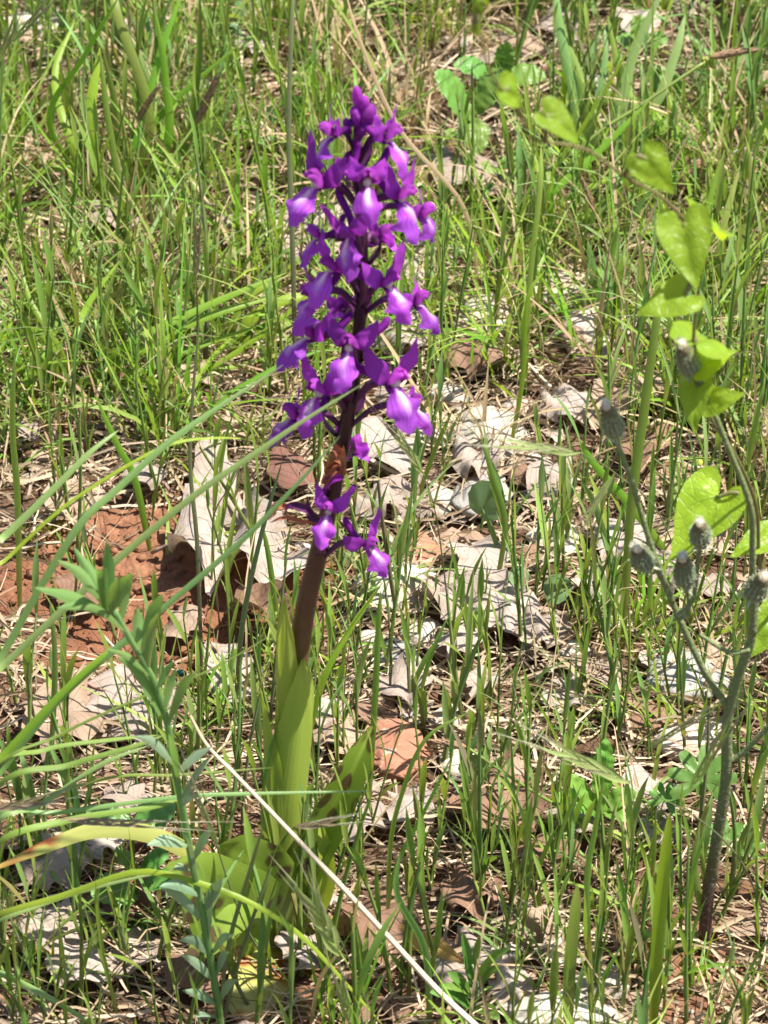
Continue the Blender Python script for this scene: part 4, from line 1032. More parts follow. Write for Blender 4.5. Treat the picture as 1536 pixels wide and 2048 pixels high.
# ------------------------------------------------------------------ small herbs
def crenate_leaf(parent, base, tip, wpx, mat='crenate', teeth=9, name='leaf', nrm=None, fold=.25, lab=None):
    tip = base + (tip - base) * 1.15; k = mpp(base) * wpx / 2 * 1.2; mid = base.lerp(tip, .55) + V((0, 0, .10 * (tip - base).length)); P = spl([base, mid, tip], 40)
    UPREF[1] = True
    def hw(v, s):
        b = lerpl([(0, .12), (.08, .5), (.3, .95), (.5, 1), (.8, .7), (.95, .3), (1, .05)], v)
        return k * b * (1 - .16 * abs(math.cos(v * teeth * 3.14159)) ** 1.5)
    d = (tip - base).normalized(); sd = (nrm or V((0, -.3, 1))).cross(d)
    mb = MB(); mb.surf(P, hw, sd, 8, rng.random(), fold, -.15, .06, 4, U(0, 9), .0009, 420)
    o = mb.build(name, M[mat], parent)
    return o
def herb(name, label, base, top, y_off, leaves, mat, cat='herb', stem='culm_green', wst=8, fold=.2, teeth=9):
    b = ground(*base); e = empty(name, b, label, cat); t = at(top[0], top[1], b.y + y_off)
    P = spl([b, b.lerp(t, .5) + V((U(-.002, .002), 0, 0)), t], 12); k = mpp(t)
    mb = MB(); mb.tube(P, lambda v: k * wst / 2 * (1.1 - .5 * v), 6, .4); mb.build('stem', M[stem], e)
    for (x0, y0, x1, y1, wd, dd) in leaves:
        f = max(0, min(1, (base[1] - y0) / max(1, base[1] - top[1]))); yy = b.y + y_off * f
        a = at(x0, y0, yy); c = at(x1, y1, yy - dd); c.z = max(c.z, hgt(c.x, c.y) + .002); a.z = max(a.z, hgt(a.x, a.y) + .001)
        if teeth: crenate_leaf(e, a, c, wd, mat, teeth, fold=fold)
        else:
            kk = mpp(a) * wd / 2; d = c - a; Q = spl([a, a.lerp(c, .5) + V((0, 0, .12 * d.length)), c], 10)
            mb = MB(); mb.surf(Q, lambda v, s: kk * lerpl([(0, .3), (.3, .95), (.6, 1), (.85, .7), (1, .05)], v), V((0, -.5, 1)).cross(d), 4, rng.random(), fold, 0, 0)
            mb.build('leaf', M[mat], e)
    return e
herb('crenate_herb', 'crenate-leaved herb with puckered leaves right of the topmost buds', (955, 330), (945, 225), 0, [(950, 265, 880, 160, 70, .004), (950, 235, 955, 300, 50, .012), (950, 230, 1000, 150, 55, -.005), (955, 245, 905, 200, 45, 0)], 'crenate')
herb('crenate_herb', 'crenate-leaved herb behind the leftmost vine leaf', (1000, 230), (1005, 150), 0, [(1000, 170, 1015, 95, 40, 0), (1000, 160, 1080, 155, 55, .0), (1000, 165, 920, 135, 55, .005), (1000, 150, 1010, 120, 30, 0)], 'crenate')
herb('crenate_herb', 'low crenate-leaved herb right of the topmost flowers above a grey dead leaf', (990, 400), (1000, 320), 0, [(1000, 330, 1045, 325, 50, 0), (990, 360, 1010, 395, 55, .01), (1000, 340, 970, 340, 40, .006), (995, 380, 1050, 400, 40, .01)], 'crenate')
herb('crenate_herb', 'crenate-leaved herb in the upper right turf beside the tall grey-green blades', (1330, 290), (1335, 200), 0, [(1330, 240, 1350, 160, 45, 0), (1330, 250, 1400, 290, 60, .01), (1330, 270, 1290, 230, 40, 0), (1330, 210, 1315, 140, 36, -.005)], 'crenate')
herb('crenate_herb', 'crenate-leaved herb near the top edge right of centre', (1290, 130), (1285, 60), 0, [(1285, 90, 1270, 40, 45, 0), (1285, 90, 1330, 80, 45, 0), (1285, 100, 1240, 80, 40, 0)], 'crenate')
herb('crenate_herb', 'crenate-leaved seedling with bright toothed leaves at the lower left', (285, 1830), (265, 1640), -.004, [(280, 1785, 195, 1790, 75, .006), (275, 1740, 235, 1715, 55, .004), (280, 1740, 330, 1715, 50, .002), (285, 1770, 355, 1760, 55, .006), (270, 1660, 340, 1615, 70, -.004), (268, 1660, 185, 1630, 55, -.002), (268, 1650, 300, 1670, 45, .008), (285, 1830, 250, 1900, 55, .012), (285, 1830, 340, 1850, 40, .008)], 'crenate')
herb('pale_lobed_herb', 'lime green lobed seedling left of the cranesbill leaf', (1200, 1680), (1200, 1590), 0, [(1200, 1620, 1210, 1495, 40, -.004), (1200, 1630, 1120, 1600, 45, .004), (1200, 1620, 1265, 1590, 40, .0), (1200, 1640, 1140, 1560, 36, 0), (1205, 1620, 1250, 1640, 30, .006)], 'lime', teeth=6)
herb('narrow_leaved_seedling', 'narrow-leaved seedling with pale felted stem at the bottom centre', (942, 2030), (945, 1930), -.004, [(942, 1975, 925, 1865, 18, .0), (945, 1960, 960, 1870, 14, 0), (945, 1970, 1020, 1895, 18, .004), (942, 1990, 890, 1975, 22, .006), (942, 1995, 895, 1945, 24, .003), (945, 1990, 1000, 1930, 18, .002), (945, 2020, 860, 1985, 36, .012), (945, 2020, 1000, 2040, 30, .012), (942, 1960, 932, 1900, 16, -.004)], 'crenate', stem='whitestem', teeth=0, fold=.35)
# round leaved and trifoliate seedlings
ROUND = [(math.sin(a) * .5 * (1 + .03 * math.sin(a * 11)), .45 - math.cos(a) * .5) for a in [math.pi * (1 - i / 14) for i in range(15)]]
ROUND[-1] = (0, 0)
def roundleaf(parent, base, c, wpx, mat, nrm, cup=.15):
    k = mpp(c) * wpx; mb = MB(); d = c - base
    if d.length < 1e-4: d = V((0, 1, .3))
    d.z *= .4
    mb.poly(ROUND, c - d.normalized() * k * .4, d, nrm, k, 4, cup, .1, rng.random(), 0, U(0, 9), .05); o = mb.build('leaf', M[mat], parent)
    mb = MB(); mb.tube(spl([base, base.lerp(c, .5) + V((0, 0, .001)), c - d.normalized() * k * .4], 6), lambda v: .0005, 5, .3); mb.build('leaf_stalk', M['culm_green'], o)
for base, leaves, label, mat in (
    ((960, 1070), [(972, 1005, 85)], 'single round grey-green leaf right of the lowest flowers', 'greyleaf'),
    ((1075, 1230), [(1112, 1180, 62), (1040, 1155, 45)], 'two-leaved round seedling below the white rounded stone', 'greyleaf'),
    ((960, 1640), [(945, 1530, 60), (950, 1600, 40)], 'two-leaved grey-green seedling below the sedge spike at centre right', 'greyleaf'),
    ((1000, 1560), [(1010, 1480, 50)], 'single small oval leaf right of the sedge spike', 'lotus'),
    ((560, 330), [(540, 285, 30), (575, 300, 34), (590, 215, 48), (545, 230, 34), (520, 280, 28), (515, 320, 30), (630, 300, 26)], 'dark clover-like seedling with round leaflets left of the topmost flowers', 'lotus'),
    ((115, 130), [(110, 85, 40), (140, 90, 32), (95, 120, 34), (125, 60, 28)], 'clover-like seedling in the top left turf', 'lotus'),
    ((525, 110), [(510, 60, 36), (540, 40, 36), (480, 20, 36), (470, 60, 28)], 'clover-like seedling at the top left of centre', 'lotus'),
    ((1290, 1950), [(1265, 1895, 36), (1320, 1900, 34), (1290, 1870, 30), (1330, 1940, 30)], 'clover-like seedling left of the base of the speckled stalk', 'lotus'),
    ((875, 310), [(880, 265, 40), (860, 290, 30), (900, 270, 28)], 'small seedling beside the grey stone right of the topmost flowers', 'lime'),
    ((520, 300), [(495, 250, 30), (470, 260, 26), (500, 300, 34)], 'clover-like seedling among grass beside the longer sedge spike', 'lotus')):
    b = ground(*base); e = empty('round_leaved_seedling', b, label, 'seedling')
    for x, y, wd in leaves: roundleaf(e, b, at(x, y, b.y + U(-.004, .004)), wd, mat, V((U(-.3, .3), -.55, 1)))
# cranesbill leaves
def palm(lobes=7):
    pts = []
    n = 14 * lobes
    for i in range(n + 1):
        a = -2.5 + 5.0 * i / n; l = (i / n * lobes) % 1
        r = .35 + .65 * (abs(math.sin(l * 3.14159)) ** .6) * (1 - .10 * abs(math.sin(l * 3.14 * 3))); pts.append((math.sin(a) * r, math.cos(a) * r))
    pts.append((-.0, -.05)); return pts
PALM = palm()
b = ground(1400, 1690); e = empty('cranesbill', b, 'cranesbill with deeply cut round leaves left of the speckled stalk', 'cranesbill')
for x, y, wd in ((1405, 1560, 150), (1450, 1690, 110), (1480, 1780, 90), (1330, 1600, 80)):
    c = at(x, y, b.y - .002); c.z = max(c.z, hgt(c.x, c.y) + .004); k = mpp(c) * wd / 2; mb = MB(); mb.poly(PALM, c, V((U(-.3, .3), .5, .5)), V((U(-.2, .2), -.7, .8)), k, 5, .15, .1, rng.random(), 0, 3.0, .08, True)
    o = mb.build('leaf', M['crenate'], e); mb = MB(); mb.tube(spl([b, b.lerp(c, .5), c], 6), lambda v: .0006, 5, .3); mb.build('leaf_stalk', M['culm_green'], o)
# feathery spurge shoots at the top edge
for base, top, n, label in (((790, 130), (775, 20), 46, 'feathery needle-leaved shoot at the top centre'), ((385, 620), (390, 370), 30, 'thin bluish needle-leaved shoot in the upper left turf'), ((225, 900), (190, 640), 26, 'thin bluish needle-leaved shoot left of the short bright tuft'), ((1150, 560), (1145, 300), 30, 'needle-leaved shoot left of the third vine leaf'), ((275, 900), (272, 620), 22, 'thin bluish needle-leaved shoot beside the bright arching tuft'), ((1500, 120), (1520, 70), 20, 'needle-leaved shoot at the top right edge')):
    b = ground(*base); t = at(top[0], top[1], b.y + .01); e = empty('needle_leaved_shoot', b, label, 'herb', 'needle-leaved shoots'); d = t - b
    mb = MB(); mb.tube(spl([b, b.lerp(t, .5), t], 8), lambda v: .0006, 5, .5); mb.build('stem', M['culm_green'], e)
    for i in range(n):
        v = .25 + .75 * i / n; p = b.lerp(t, v); a = i * 2.4; L = d.length * (.16 if n < 40 else .30) * U(.7, 1.1); out = V((math.cos(a), math.sin(a), .7 + v))
        q = p + out.normalized() * L; mb = MB(); mb.ribbon(spl([p, p.lerp(q, .5) - V((0, 0, .0004)), q], 4), lambda t_: .00045 * (1.1 - t_), V((-math.sin(a), math.cos(a), 0)), rng.random(), .3, 0, 3); mb.build('needle_leaf', M['toadflax' if n < 40 else 'lime'], e)

# ------------------------------------------------------------------ blue-green leafy plant, left foreground
tb = at(445, 2075, -.055); tb.z = hgt(tb.x, tb.y)
plant = empty('blue_green_leafy_plant', tb, 'leaning blue-green plant with narrow lance leaves in the left foreground', 'wild plant')
tp = [(440, 2040), (425, 1940), (400, 1800), (380, 1700), (362, 1600), (350, 1540), (335, 1450), (312, 1375), (290, 1330), (255, 1270), (225, 1215)]
TP = [tb] + [at(x, y, -.055 - .012 * i / 10) for i, (x, y) in enumerate(tp)]
mb = MB(); mb.tube(spl(TP, 40), lambda v: .0012 * (1.0 - .3 * v), 8, .4); mb.build('stem', M['toadflax'], plant)
def lance(base, tip, wpx, mat, bow=.08):
    d = tip - base; tip = base + d * 1.15; d = tip - base; k = mpp(base) * wpx / 2 * 1.0; m = base.lerp(tip, .5) + UP * (bow * d.length)
    UPREF[1] = False
    mb = MB(); mb.surf(spl([base, m, tip], 10), lambda v, s: k * lerpl([(0, .4), (.3, .95), (.55, 1), (.85, .45), (1, .04)], v), (V((U(-.5, .5), 0, .4)) - FW).cross(d), 4, rng.random(), U(.15, .45), 0, .03, 2, U(0, 9))
    UPREF[1] = True
    mb.build('leaf', M[mat], plant)
def ty(py): return -.055 - .012 * max(0, min(1, (2040 - py) / 830))
for x0, y0, x1, y1, wd, m, dd in (
    (225, 1235, 90, 1183, 30, 0, -.01), (215, 1215, 128, 1133, 26, 0, 0), (212, 1205, 155, 1108, 26, 0, .005), (222, 1205, 214, 1098, 26, 0, .0), (235, 1215, 258, 1155, 24, 0, -.004), (200, 1215, 190, 1140, 30, 0, -.01), (212, 1225, 205, 1150, 30, 0, -.015), (225, 1240, 235, 1165, 30, 0, -.012),
    (240, 1245, 130, 1220, 24, 0, -.012), (255, 1265, 150, 1225, 18, 0, -.014), (240, 1250, 262, 1160, 22, 0, .0), (275, 1300, 275, 1225, 26, 0, .005), (285, 1320, 320, 1205, 30, 0, .0), (295, 1345, 315, 1240, 24, 0, -.006), (300, 1350, 225, 1305, 16, 0, -.006),
    (322, 1430, 245, 1330, 26, 0, -.006), (312, 1380, 345, 1330, 18, 0, .0), (335, 1450, 385, 1358, 24, 0, -.003), (330, 1420, 350, 1345, 18, 0, .002), (350, 1530, 280, 1480, 26, 1, -.008), (355, 1545, 415, 1500, 24, 1, 0), (360, 1600, 415, 1520, 18, 1, -.002),
    (365, 1610, 385, 1580, 24, 1, .0), (375, 1690, 305, 1690, 32, 1, -.006), (385, 1720, 420, 1665, 26, 1, -.004), (380, 1740, 350, 1740, 22, 1, -.004), (400, 1790, 330, 1775, 30, 1, -.01), (405, 1840, 330, 1780, 26, 1, -.008), (410, 1820, 440, 1765, 30, 1, -.004), (415, 1880, 420, 1790, 22, 1, -.004),
    (420, 1910, 365, 1885, 26, 1, -.008), (425, 1905, 462, 1875, 22, 1, -.006), (428, 1960, 370, 1915, 24, 1, -.01), (432, 1950, 455, 1910, 22, 1, -.004), (438, 2010, 375, 1985, 26, 1, -.01), (440, 2000, 475, 1965, 22, 1, -.004), (440, 2040, 395, 2035, 26, 1, -.012), (355, 1560, 340, 1480, 20, 0, -.01), (390, 1760, 372, 1680, 22, 1, -.01)):
    lance(at(x0, y0, ty(y0)), at(x1, y1, ty(y0) + dd), wd * (.8 if m else .92), 'toadflax_low' if m else 'toadflax', U(.02, .14))

# ------------------------------------------------------------------ the orchid
OB = onstem(552, 1835)
OB.z = hgt(OB.x, OB.y)
orchid = empty('purple_orchid', OB, 'tall purple orchid in flower with sheathing yellow-green leaves at the centre', 'orchid')
SP = [(552, 1820, 24), (560, 1700, 24), (572, 1560, 23), (584, 1440, 22), (597, 1310, 21.5), (614, 1200, 20.5), (636, 1110, 19), (660, 1010, 17), (688, 870, 15.5), (707, 760, 14.5), (721, 620, 13), (725, 500, 11.5), (720, 400, 10), (714, 320, 8), (712, 260, 6), (711, 205, 4)]
stp = [OB] + [onstem(x, y) for x, y, r in SP]
srad = [.0036] + [mpp(onstem(x, y)) * r for x, y, r in SP]
SN = 60
SPT = spl(stp, SN)
def rstem(v):
    s = v * (len(srad) - 1); k = min(int(s), len(srad) - 2); return srad[k] + (srad[k + 1] - srad[k]) * (s - k)
mb = MB(); mb.tube(SPT, rstem, 16, .5); mb.build('stem', M['stem'], orchid)
def stem_at(py):
    """point of the stem axis and its radius at photo height py"""
    py = min(py, SP[0][1] - .01)
    for i in range(len(SP) - 1):
        if SP[i][1] >= py >= SP[i + 1][1]:
            t = (SP[i][1] - py) / (SP[i][1] - SP[i + 1][1]); x = SP[i][0] + (SP[i + 1][0] - SP[i][0]) * t; r = SP[i][2] + (SP[i + 1][2] - SP[i][2]) * t
            p = onstem(x, py); return p, r * mpp(p)
    p = onstem(SP[-1][0], SP[-1][1]); return p, SP[-1][2] * mpp(p)

def sheath(y0, tipx, tipy, yaw, wrap, gap, label=None, mat='orchid_leaf', keel=.0, open_=.55):
    """leaf sheath wrapped round the stem from photo height y0 to its free tip"""
    nv, nu = 34, 16; mb = MB(); tip0, rt = stem_at(tipy); tip = onstem(tipx, tipy, -(rt + gap) * math.cos(yaw))
    for i in range(nv + 1):
        v = i / nv; py = y0 + (tipy - y0) * v; c, r = stem_at(py)
        rr = r + gap * lerpl([(0, .15), (.2, .6), (.5, 1), (1, 1.0)], v)
        w_ = wrap * lerpl([(0, 1), (.45, 1), (.7, .78), (.88, .42), (.96, .2), (1, .03)], v)
        off = (tip - tip0) * max(0, (v - open_) / (1 - open_)) ** 1.6
        # pull the centre so that the tip lands on its place
        fdir = V((math.sin(yaw), -math.cos(yaw), 0))
        off = off - fdir * ((rr - .0004) * max(0, (v - open_) / (1 - open_)) ** 1.6)
        for j in range(nu + 1):
            u = j / nu * 2 - 1; a = yaw + u * w_
            d = V((math.sin(a), -math.cos(a), 0)); q = c + off + d * (rr * (1 + .03 * math.sin(u * 9 + v * 5)))
            if keel: q = q + fdir * (keel * math.exp(-(u * 4) ** 2))
            mb.v.append(q); mb.c.append((.5, v, j / nu, 0))
    for i in range(nv):
        for j in range(nu):
            a = i * (nu + 1) + j; mb.f.append((a, a + 1, a + nu + 2, a + nu + 1))
    o = mb.build('sheath_leaf', M[mat], orchid)
    if label: o['label'] = label
    return o
sheath(1830, 522, 1368, R(-72), R(80), .0032, 'narrow left sheath leaf mostly hidden')
sheath(1815, 570, 1197, R(-32), R(100), .0014, 'pointed upper sheath leaf on the left of the stem', open_=.5)
sheath(1835, 604, 1318, R(32), R(118), .0030, 'blunt lower sheath leaf wrapping the front of the stem', open_=.75)

def oleaf(path, offs, wpx, mat, label, fold=.25, curl=.2, side=None, prof=None, seed=1.0, wave=.04, flip=False):
    P = [onstem(x, y, o) for (x, y), o in zip(path, offs)]
    for p in P: p.z = max(p.z, hgt(p.x, p.y) + .002)
    Q = spl(P, 26); k = mpp(P[len(P) // 2]) * wpx / 2; prof = prof or [(0, .55), (.25, .9), (.5, 1), (.8, .72), (.95, .3), (1, .04)]
    UPREF[0], UPREF[1] = (V(flip) if flip else -FW), True
    mb = MB(); mb.surf(Q, lambda v, s: k * lerpl(prof, v), side or FW.cross(Q[-1] - Q[0]), 10, .5, fold, curl, wave, 1.5, seed)
    UPREF[0] = V((0, 0, 1))
    o = mb.build('basal_leaf', M[mat], orchid); o['label'] = label
    return o
oleaf([(590, 1840), (615, 1730), (670, 1610), (715, 1520), (745, 1452)], [-.004, -.006, -.006, -.004, 0], 78, 'orchid_basal', 'folded leaf rising to the right of the sheath', 1.5, .3)
oleaf([(560, 1880), (520, 1860), (465, 1815), (400, 1755), (335, 1728)], [-.008, -.018, -.028, -.034, -.036], 200, 'orchid_basal', 'broad spotted basal leaf arching left', .12, -.1, prof=[(0, .75), (.25, 1), (.5, 1), (.75, .62), (.92, .25), (1, .04)])
oleaf([(600, 1880), (575, 1800), (530, 1735), (470, 1700), (440, 1690)], [-.008, -.014, -.02, -.024, -.028], 105, 'orchid_basal', 'spotted basal leaf shading the front of the base', .1, -.15)
oleaf([(560, 1895), (535, 1930), (505, 1990), (490, 2060)], [-.010, -.022, -.036, -.046], 125, 'orchid_yellow', 'lowest basal leaf, yellowish with red-brown blotches', .25, -.35)
oleaf([(520, 1790), (430, 1735), (310, 1672), (200, 1660), (100, 1690), (-20, 1742)], [-.006, -.014, -.02, -.024, -.03, -.035], 37, 'orchid_yellow', 'pale yellow strap leaf with an orange patch reaching the left edge', .05, -.15)
oleaf([(600, 1850), (700, 1852), (790, 1868), (870, 1892), (935, 1928)], [-.004, -.006, -.012, -.022, -.034], 48, 'sheath_dry', 'withered yellow leaf lying to the right', .3, -.2)
oleaf([(560, 1860), (520, 1800), (470, 1830), (420, 1880), (370, 1920)], [-.006, -.02, -.03, -.036, -.04], 80, 'orchid_basal', 'low basal leaf behind the blue-green plant', .1, -.2)
oleaf([(585, 1860), (640, 1800), (655, 1720), (640, 1640)], [-.004, -.012, -.012, -.01], 40, 'orchid_leaf', 'small leaf at the right foot of the sheath', .5, .2)

def mm(v): return v * .001
def flower(px, py, yaw, pitch=0, roll=0, s=1.0, att=None, out=None, spur=0.0, sep=1.0, lipd=0.0, seed=0, lip=True, openh=0.0):
    """one orchid flower; px, py = throat in the photo, yaw 0 faces the camera, 90 faces right"""
    r = random.Random(seed * 13 + 5); yw = R(yaw)
    att_py = att if att else py + 28
    c, cr = stem_at(max(210, min(1800, att_py)))
    rad = out if out is not None else .014
    th = onstem(px, py, -math.cos(yw) * rad)
    fwd = V((math.sin(yw) * math.cos(R(pitch)), -math.cos(yw) * math.cos(R(pitch)), math.sin(R(pitch))))
    lf = V((0, 0, 1)).cross(fwd).normalized(); up = fwd.cross(lf).normalized()
    q = Matrix.Rotation(R(roll), 3, fwd); lf = q @ lf; up = q @ up
    S = .00086 * s * random.Random(seed * 31).uniform(.9, 1.08)
    def L(x, y, z): return th + fwd * (x * S) + lf * (y * S) + up * (z * S)
    hd = (th - c); hd.z = 0; hd = hd.normalized() if hd.length > 1e-5 else V((0, -1, 0))
    a = c + hd * (cr * .7)
    mb = MB(); mb.tube(spl([a, a.lerp(th, .4) + V((0, 0, .0035)), L(-2.5, 0, .3), L(.2, 0, .6)], 12), lambda v: S * lerpl([(0, .9), (.4, 1.3), (.8, 1.1), (1, .9)], v), 8, r.random())
    fl = mb.build('flower', M['ovary'], orchid)
    UPREF[1] = True
    j = lambda k=.6: r.uniform(-k, k)
    lw = r.uniform(.8, 1.12)
    # lip
    if lip:
        UPREF[0] = fwd + up * .6
        pts = spl([L(0, 0, 0), L(2.4, j(.3), -.2), L(6.0 + lipd, j(), -2.4), L(8.6 + lipd, j(), -5.9), L(9.6 + lipd * 1.4 + j(1.2), j(1), -10.2)], 16)
        def hw(v, g):
            b = lerpl([(0, 1.4), (.2, 1.8), (.38, 3.4), (.55, 5.1), (.66, 5.0), (.75, 3.0), (.83, 3.3), (.93, 2.7), (1, .8)], v)
            return S * b * lw * (1 + .10 * math.sin(v * 46 + g * 2) * max(0, v - .35) + .12 * noise.noise(V((v * 11, g * 5.0, seed))))
        mb = MB(); mb.surf(pts, hw, lf, 12, r.random(), -.25, -.35 - r.uniform(-.2, .35), .28, 2.5, r.uniform(0, 6), .0007, 420); mb.build('lip', M['lip'], fl)
        mb = MB(); mb.tube(spl([L(.2, 0, .2), L(.8, 0, 1.4), L(1.5, 0, 2.6)], 6), lambda v: S * lerpl([(0, 1.3), (.6, 1.2), (1, .5)], v), 8, .5); mb.build('column', M['column'], fl)
    UPREF[0] = up * 1.0 - fwd * .3
    # dorsal sepal and two petals forming the hood
    h = openh
    mb = MB(); mb.surf(spl([L(-.6, 0, 1.2), L(-.4 - h * .5, 0, 3.8), L(1.2 - h, 0, 6.0 + h * .5), L(4.0 - h * 2, j(.4), 6.4 + h)], 9), lambda v, g: S * lerpl([(0, 1.2), (.35, 2.6), (.7, 2.4), (1, .4)], v), lf, 6, r.random(), 0, -.75, .12, 2, r.uniform(0, 6), .0003, 400); mb.build('dorsal_sepal', M['hood'], fl)
    for g in (1, -1):
        mb = MB(); mb.surf(spl([L(-.2, g * .9, 1.0), L(.6, g * 2.3, 3.2), L(2.6, g * 1.9, 4.9), L(4.9, g * .8 + j(.4), 4.6 + j(.5))], 9), lambda v, q_: S * lerpl([(0, 1.1), (.4, 2.2), (.75, 1.8), (1, .3)], v), lf * .6 - up * g * .8, 5, r.random(), 0, -.5 * 1, .03, 2, 0); mb.build('petal', M['hood'], fl)
        e1, e2, e3 = (1 + .12 * j(1)) * sep, (1 + .15 * j(1)) * sep, j(1.0)
        UPREF[0] = fwd + up * .2
        mb = MB(); mb.surf(spl([L(-.3, g * 1.0, .8), L(-.6, g * 3.4 * e1, 3.0 * e2), L(-1.2 + e3 * .4, g * 6.0 * e1, 6.2 * e2), L(-2.4 + e3, g * 8.2 * e1, 11.2 * e2)], 12), lambda v, q_: S * lerpl([(0, 1.1), (.3, 2.7), (.55, 2.9), (.8, 1.8), (1, .15)], v), lf * g * .75 - up * .66, 8, r.random(), .12, -.25, .22, 1.6, r.uniform(0, 6), .0005, 380); mb.build('lateral_sepal', M['sepal'], fl)
        UPREF[0] = up * 1.0 - fwd * .3
    UPREF[0] = V((0, 0, 1))
    mb = MB(); sw = spur
    mb.tube(spl([L(.3, 0, -.3), L(-3.0, sw * 1.0, .2), L(-6.5, sw * 4.0, 1.6), L(-9.5, sw * 8.0, 4.6), L(-11, sw * 9.5, 7.4)], 14), lambda v: S * lerpl([(0, 1.3), (.3, 1.15), (.8, 1.3), (.95, 1.15), (1, .5)], v), 8, r.random()); mb.build('spur', M['spur'], fl)
    return fl

FL = [  # px, py, yaw, kwargs
 (668, 270, -70, dict(pitch=-12, s=.95, att=300, sep=.9)),
 (772, 280, 62, dict(pitch=-5, s=.95, att=320, sep=.95)),
 (636, 372, -48, dict(pitch=5, s=1.05, att=410)),
 (700, 352, -20, dict(pitch=-25, s=.78, att=400, out=.009, lip=False, sep=.6)),
 (734, 368, 6, dict(pitch=8, s=1.0, att=405, spur=.8, sep=.7)),
 (800, 400, 52, dict(pitch=-4, s=1.08, att=430)),
 (838, 425, 80, dict(pitch=-22, s=.8, att=440, sep=.6)),
 (700, 470, -28, dict(pitch=-22, s=.95, att=510, spur=-.8, sep=.85)),
 (640, 475, -82, dict(pitch=-10, s=.82, att=515, sep=.4)),
 (662, 540, -42, dict(pitch=2, s=1.0, att=585, sep=.9)),
 (632, 592, -62, dict(pitch=-14, s=1.0, att=610)),
 (776, 572, 42, dict(pitch=6, s=1.08, att=610, spur=-.9)),
 (832, 608, 68, dict(pitch=0, s=.95, att=625, sep=.7)),
 (622, 675, -75, dict(pitch=8, s=1.15, att=690)),
 (698, 700, -12, dict(pitch=10, s=1.12, att=720, spur=1.0)),
 (640, 790, -38, dict(pitch=6, s=1.08, att=815)),
 (592, 835, -78, dict(pitch=2, s=.9, att=850, sep=.8)),
 (788, 770, 36, dict(pitch=6, s=1.1, att=800, spur=-.9)),
 (822, 812, 58, dict(pitch=0, s=.95, att=850, sep=.6)),
 (657, 1025, -14, dict(pitch=4, s=.92, att=1050, spur=.7, sep=.85)),
 (735, 1092, 48, dict(pitch=-6, s=1.0, att=1110, sep=1.1)),
 (705, 905, 150, dict(pitch=0, s=.9, att=930, sep=.9)),
 (760, 480, 140, dict(pitch=0, s=.9, att=500, sep=.9)),
 (690, 620, 200, dict(pitch=0, s=.9, att=650, sep=.9)),
]
for i, (x, y, yaw, kw) in enumerate(FL): flower(x, y, yaw, seed=i + 1, roll=rng.gauss(0, 7), **kw)

# buds at the tip
for x0, y0, x1, y1, wd, yw in ((712, 232, 712, 172, 22, 0), (722, 232, 730, 192, 22, 20), (716, 262, 706, 212, 26, -30), (725, 262, 745, 208, 36, 40), (733, 250, 752, 228, 28, 60), (702, 268, 690, 236, 18, -60), (716, 285, 728, 250, 22, 10)):
    a, c = onstem(x0, y0, -.002), onstem(x1, y1, -.004 * math.cos(R(yw))); k = mpp(a) * wd / 2; mb = MB()
    mb.tube(spl([a, a.lerp(c, .5) + V((U(-.0004, .0004), 0, .0003)), c], 12), lambda v: k * lerpl([(0, .35), (.25, .6), (.6, 1), (.85, .8), (1, .15)], v), 10, rng.random()); mb.build('bud', M['hood'], orchid)
# floral bracts along the spike
for i, py in enumerate(range(300, 1100, 38)):
    c, cr = stem_at(py); a = i * 2.399; d = V((math.sin(a), -math.cos(a), 0)); p = c + d * cr * .9; q = p + d * .004 + V((0, 0, .009))
    mb = MB(); UPREF[0] = d; mb.surf(spl([p, p.lerp(q, .5) + d * .0012, q], 6), lambda v, g: .0016 * lerpl([(0, .8), (.3, 1), (1, .05)], v), d.cross(V((0, 0, 1))), 3, rng.random(), .3, 0, 0); UPREF[0] = V((0, 0, 1)); mb.build('floral_bract', M['ovary'], orchid)
# withered flowers
for (x0, y0, pts_, w_, m) in ((688, 940, [(675, 915), (658, 935), (645, 920)], 20, 'withered'), (690, 950, [(680, 905), (664, 900)], 26, 'withered'), (680, 960, [(668, 940), (652, 965), (660, 980)], 18, 'withered'), (690, 935, [(670, 925), (650, 950)], 16, 'withered'),
                            (640, 1045, [(610, 1018), (585, 1010), (570, 1022)], 16, 'ovary'), (640, 1050, [(600, 1042), (570, 1035), (540, 1045)], 9, 'withered'), (570, 1025, [(560, 1010), (550, 1022), (535, 1040)], 18, 'withered'), (640, 990, [(660, 960), (690, 955)], 18, 'spur')):
    P = [onstem(x0, y0, -.008)] + [onstem(x, y, -.011) for x, y in pts_]; k = mpp(P[0]) * w_ / 2; mb = MB()
    mb.surf(spl(P, 12), lambda v, g: k * lerpl([(0, .5), (.4, 1), (.8, .7), (1, .1)], v), FW.cross(P[-1] - P[0]), 5, rng.random(), .6, .5, .4, 3, U(0, 6), .0008, 300); o = mb.build('withered_flower', M[m], orchid)

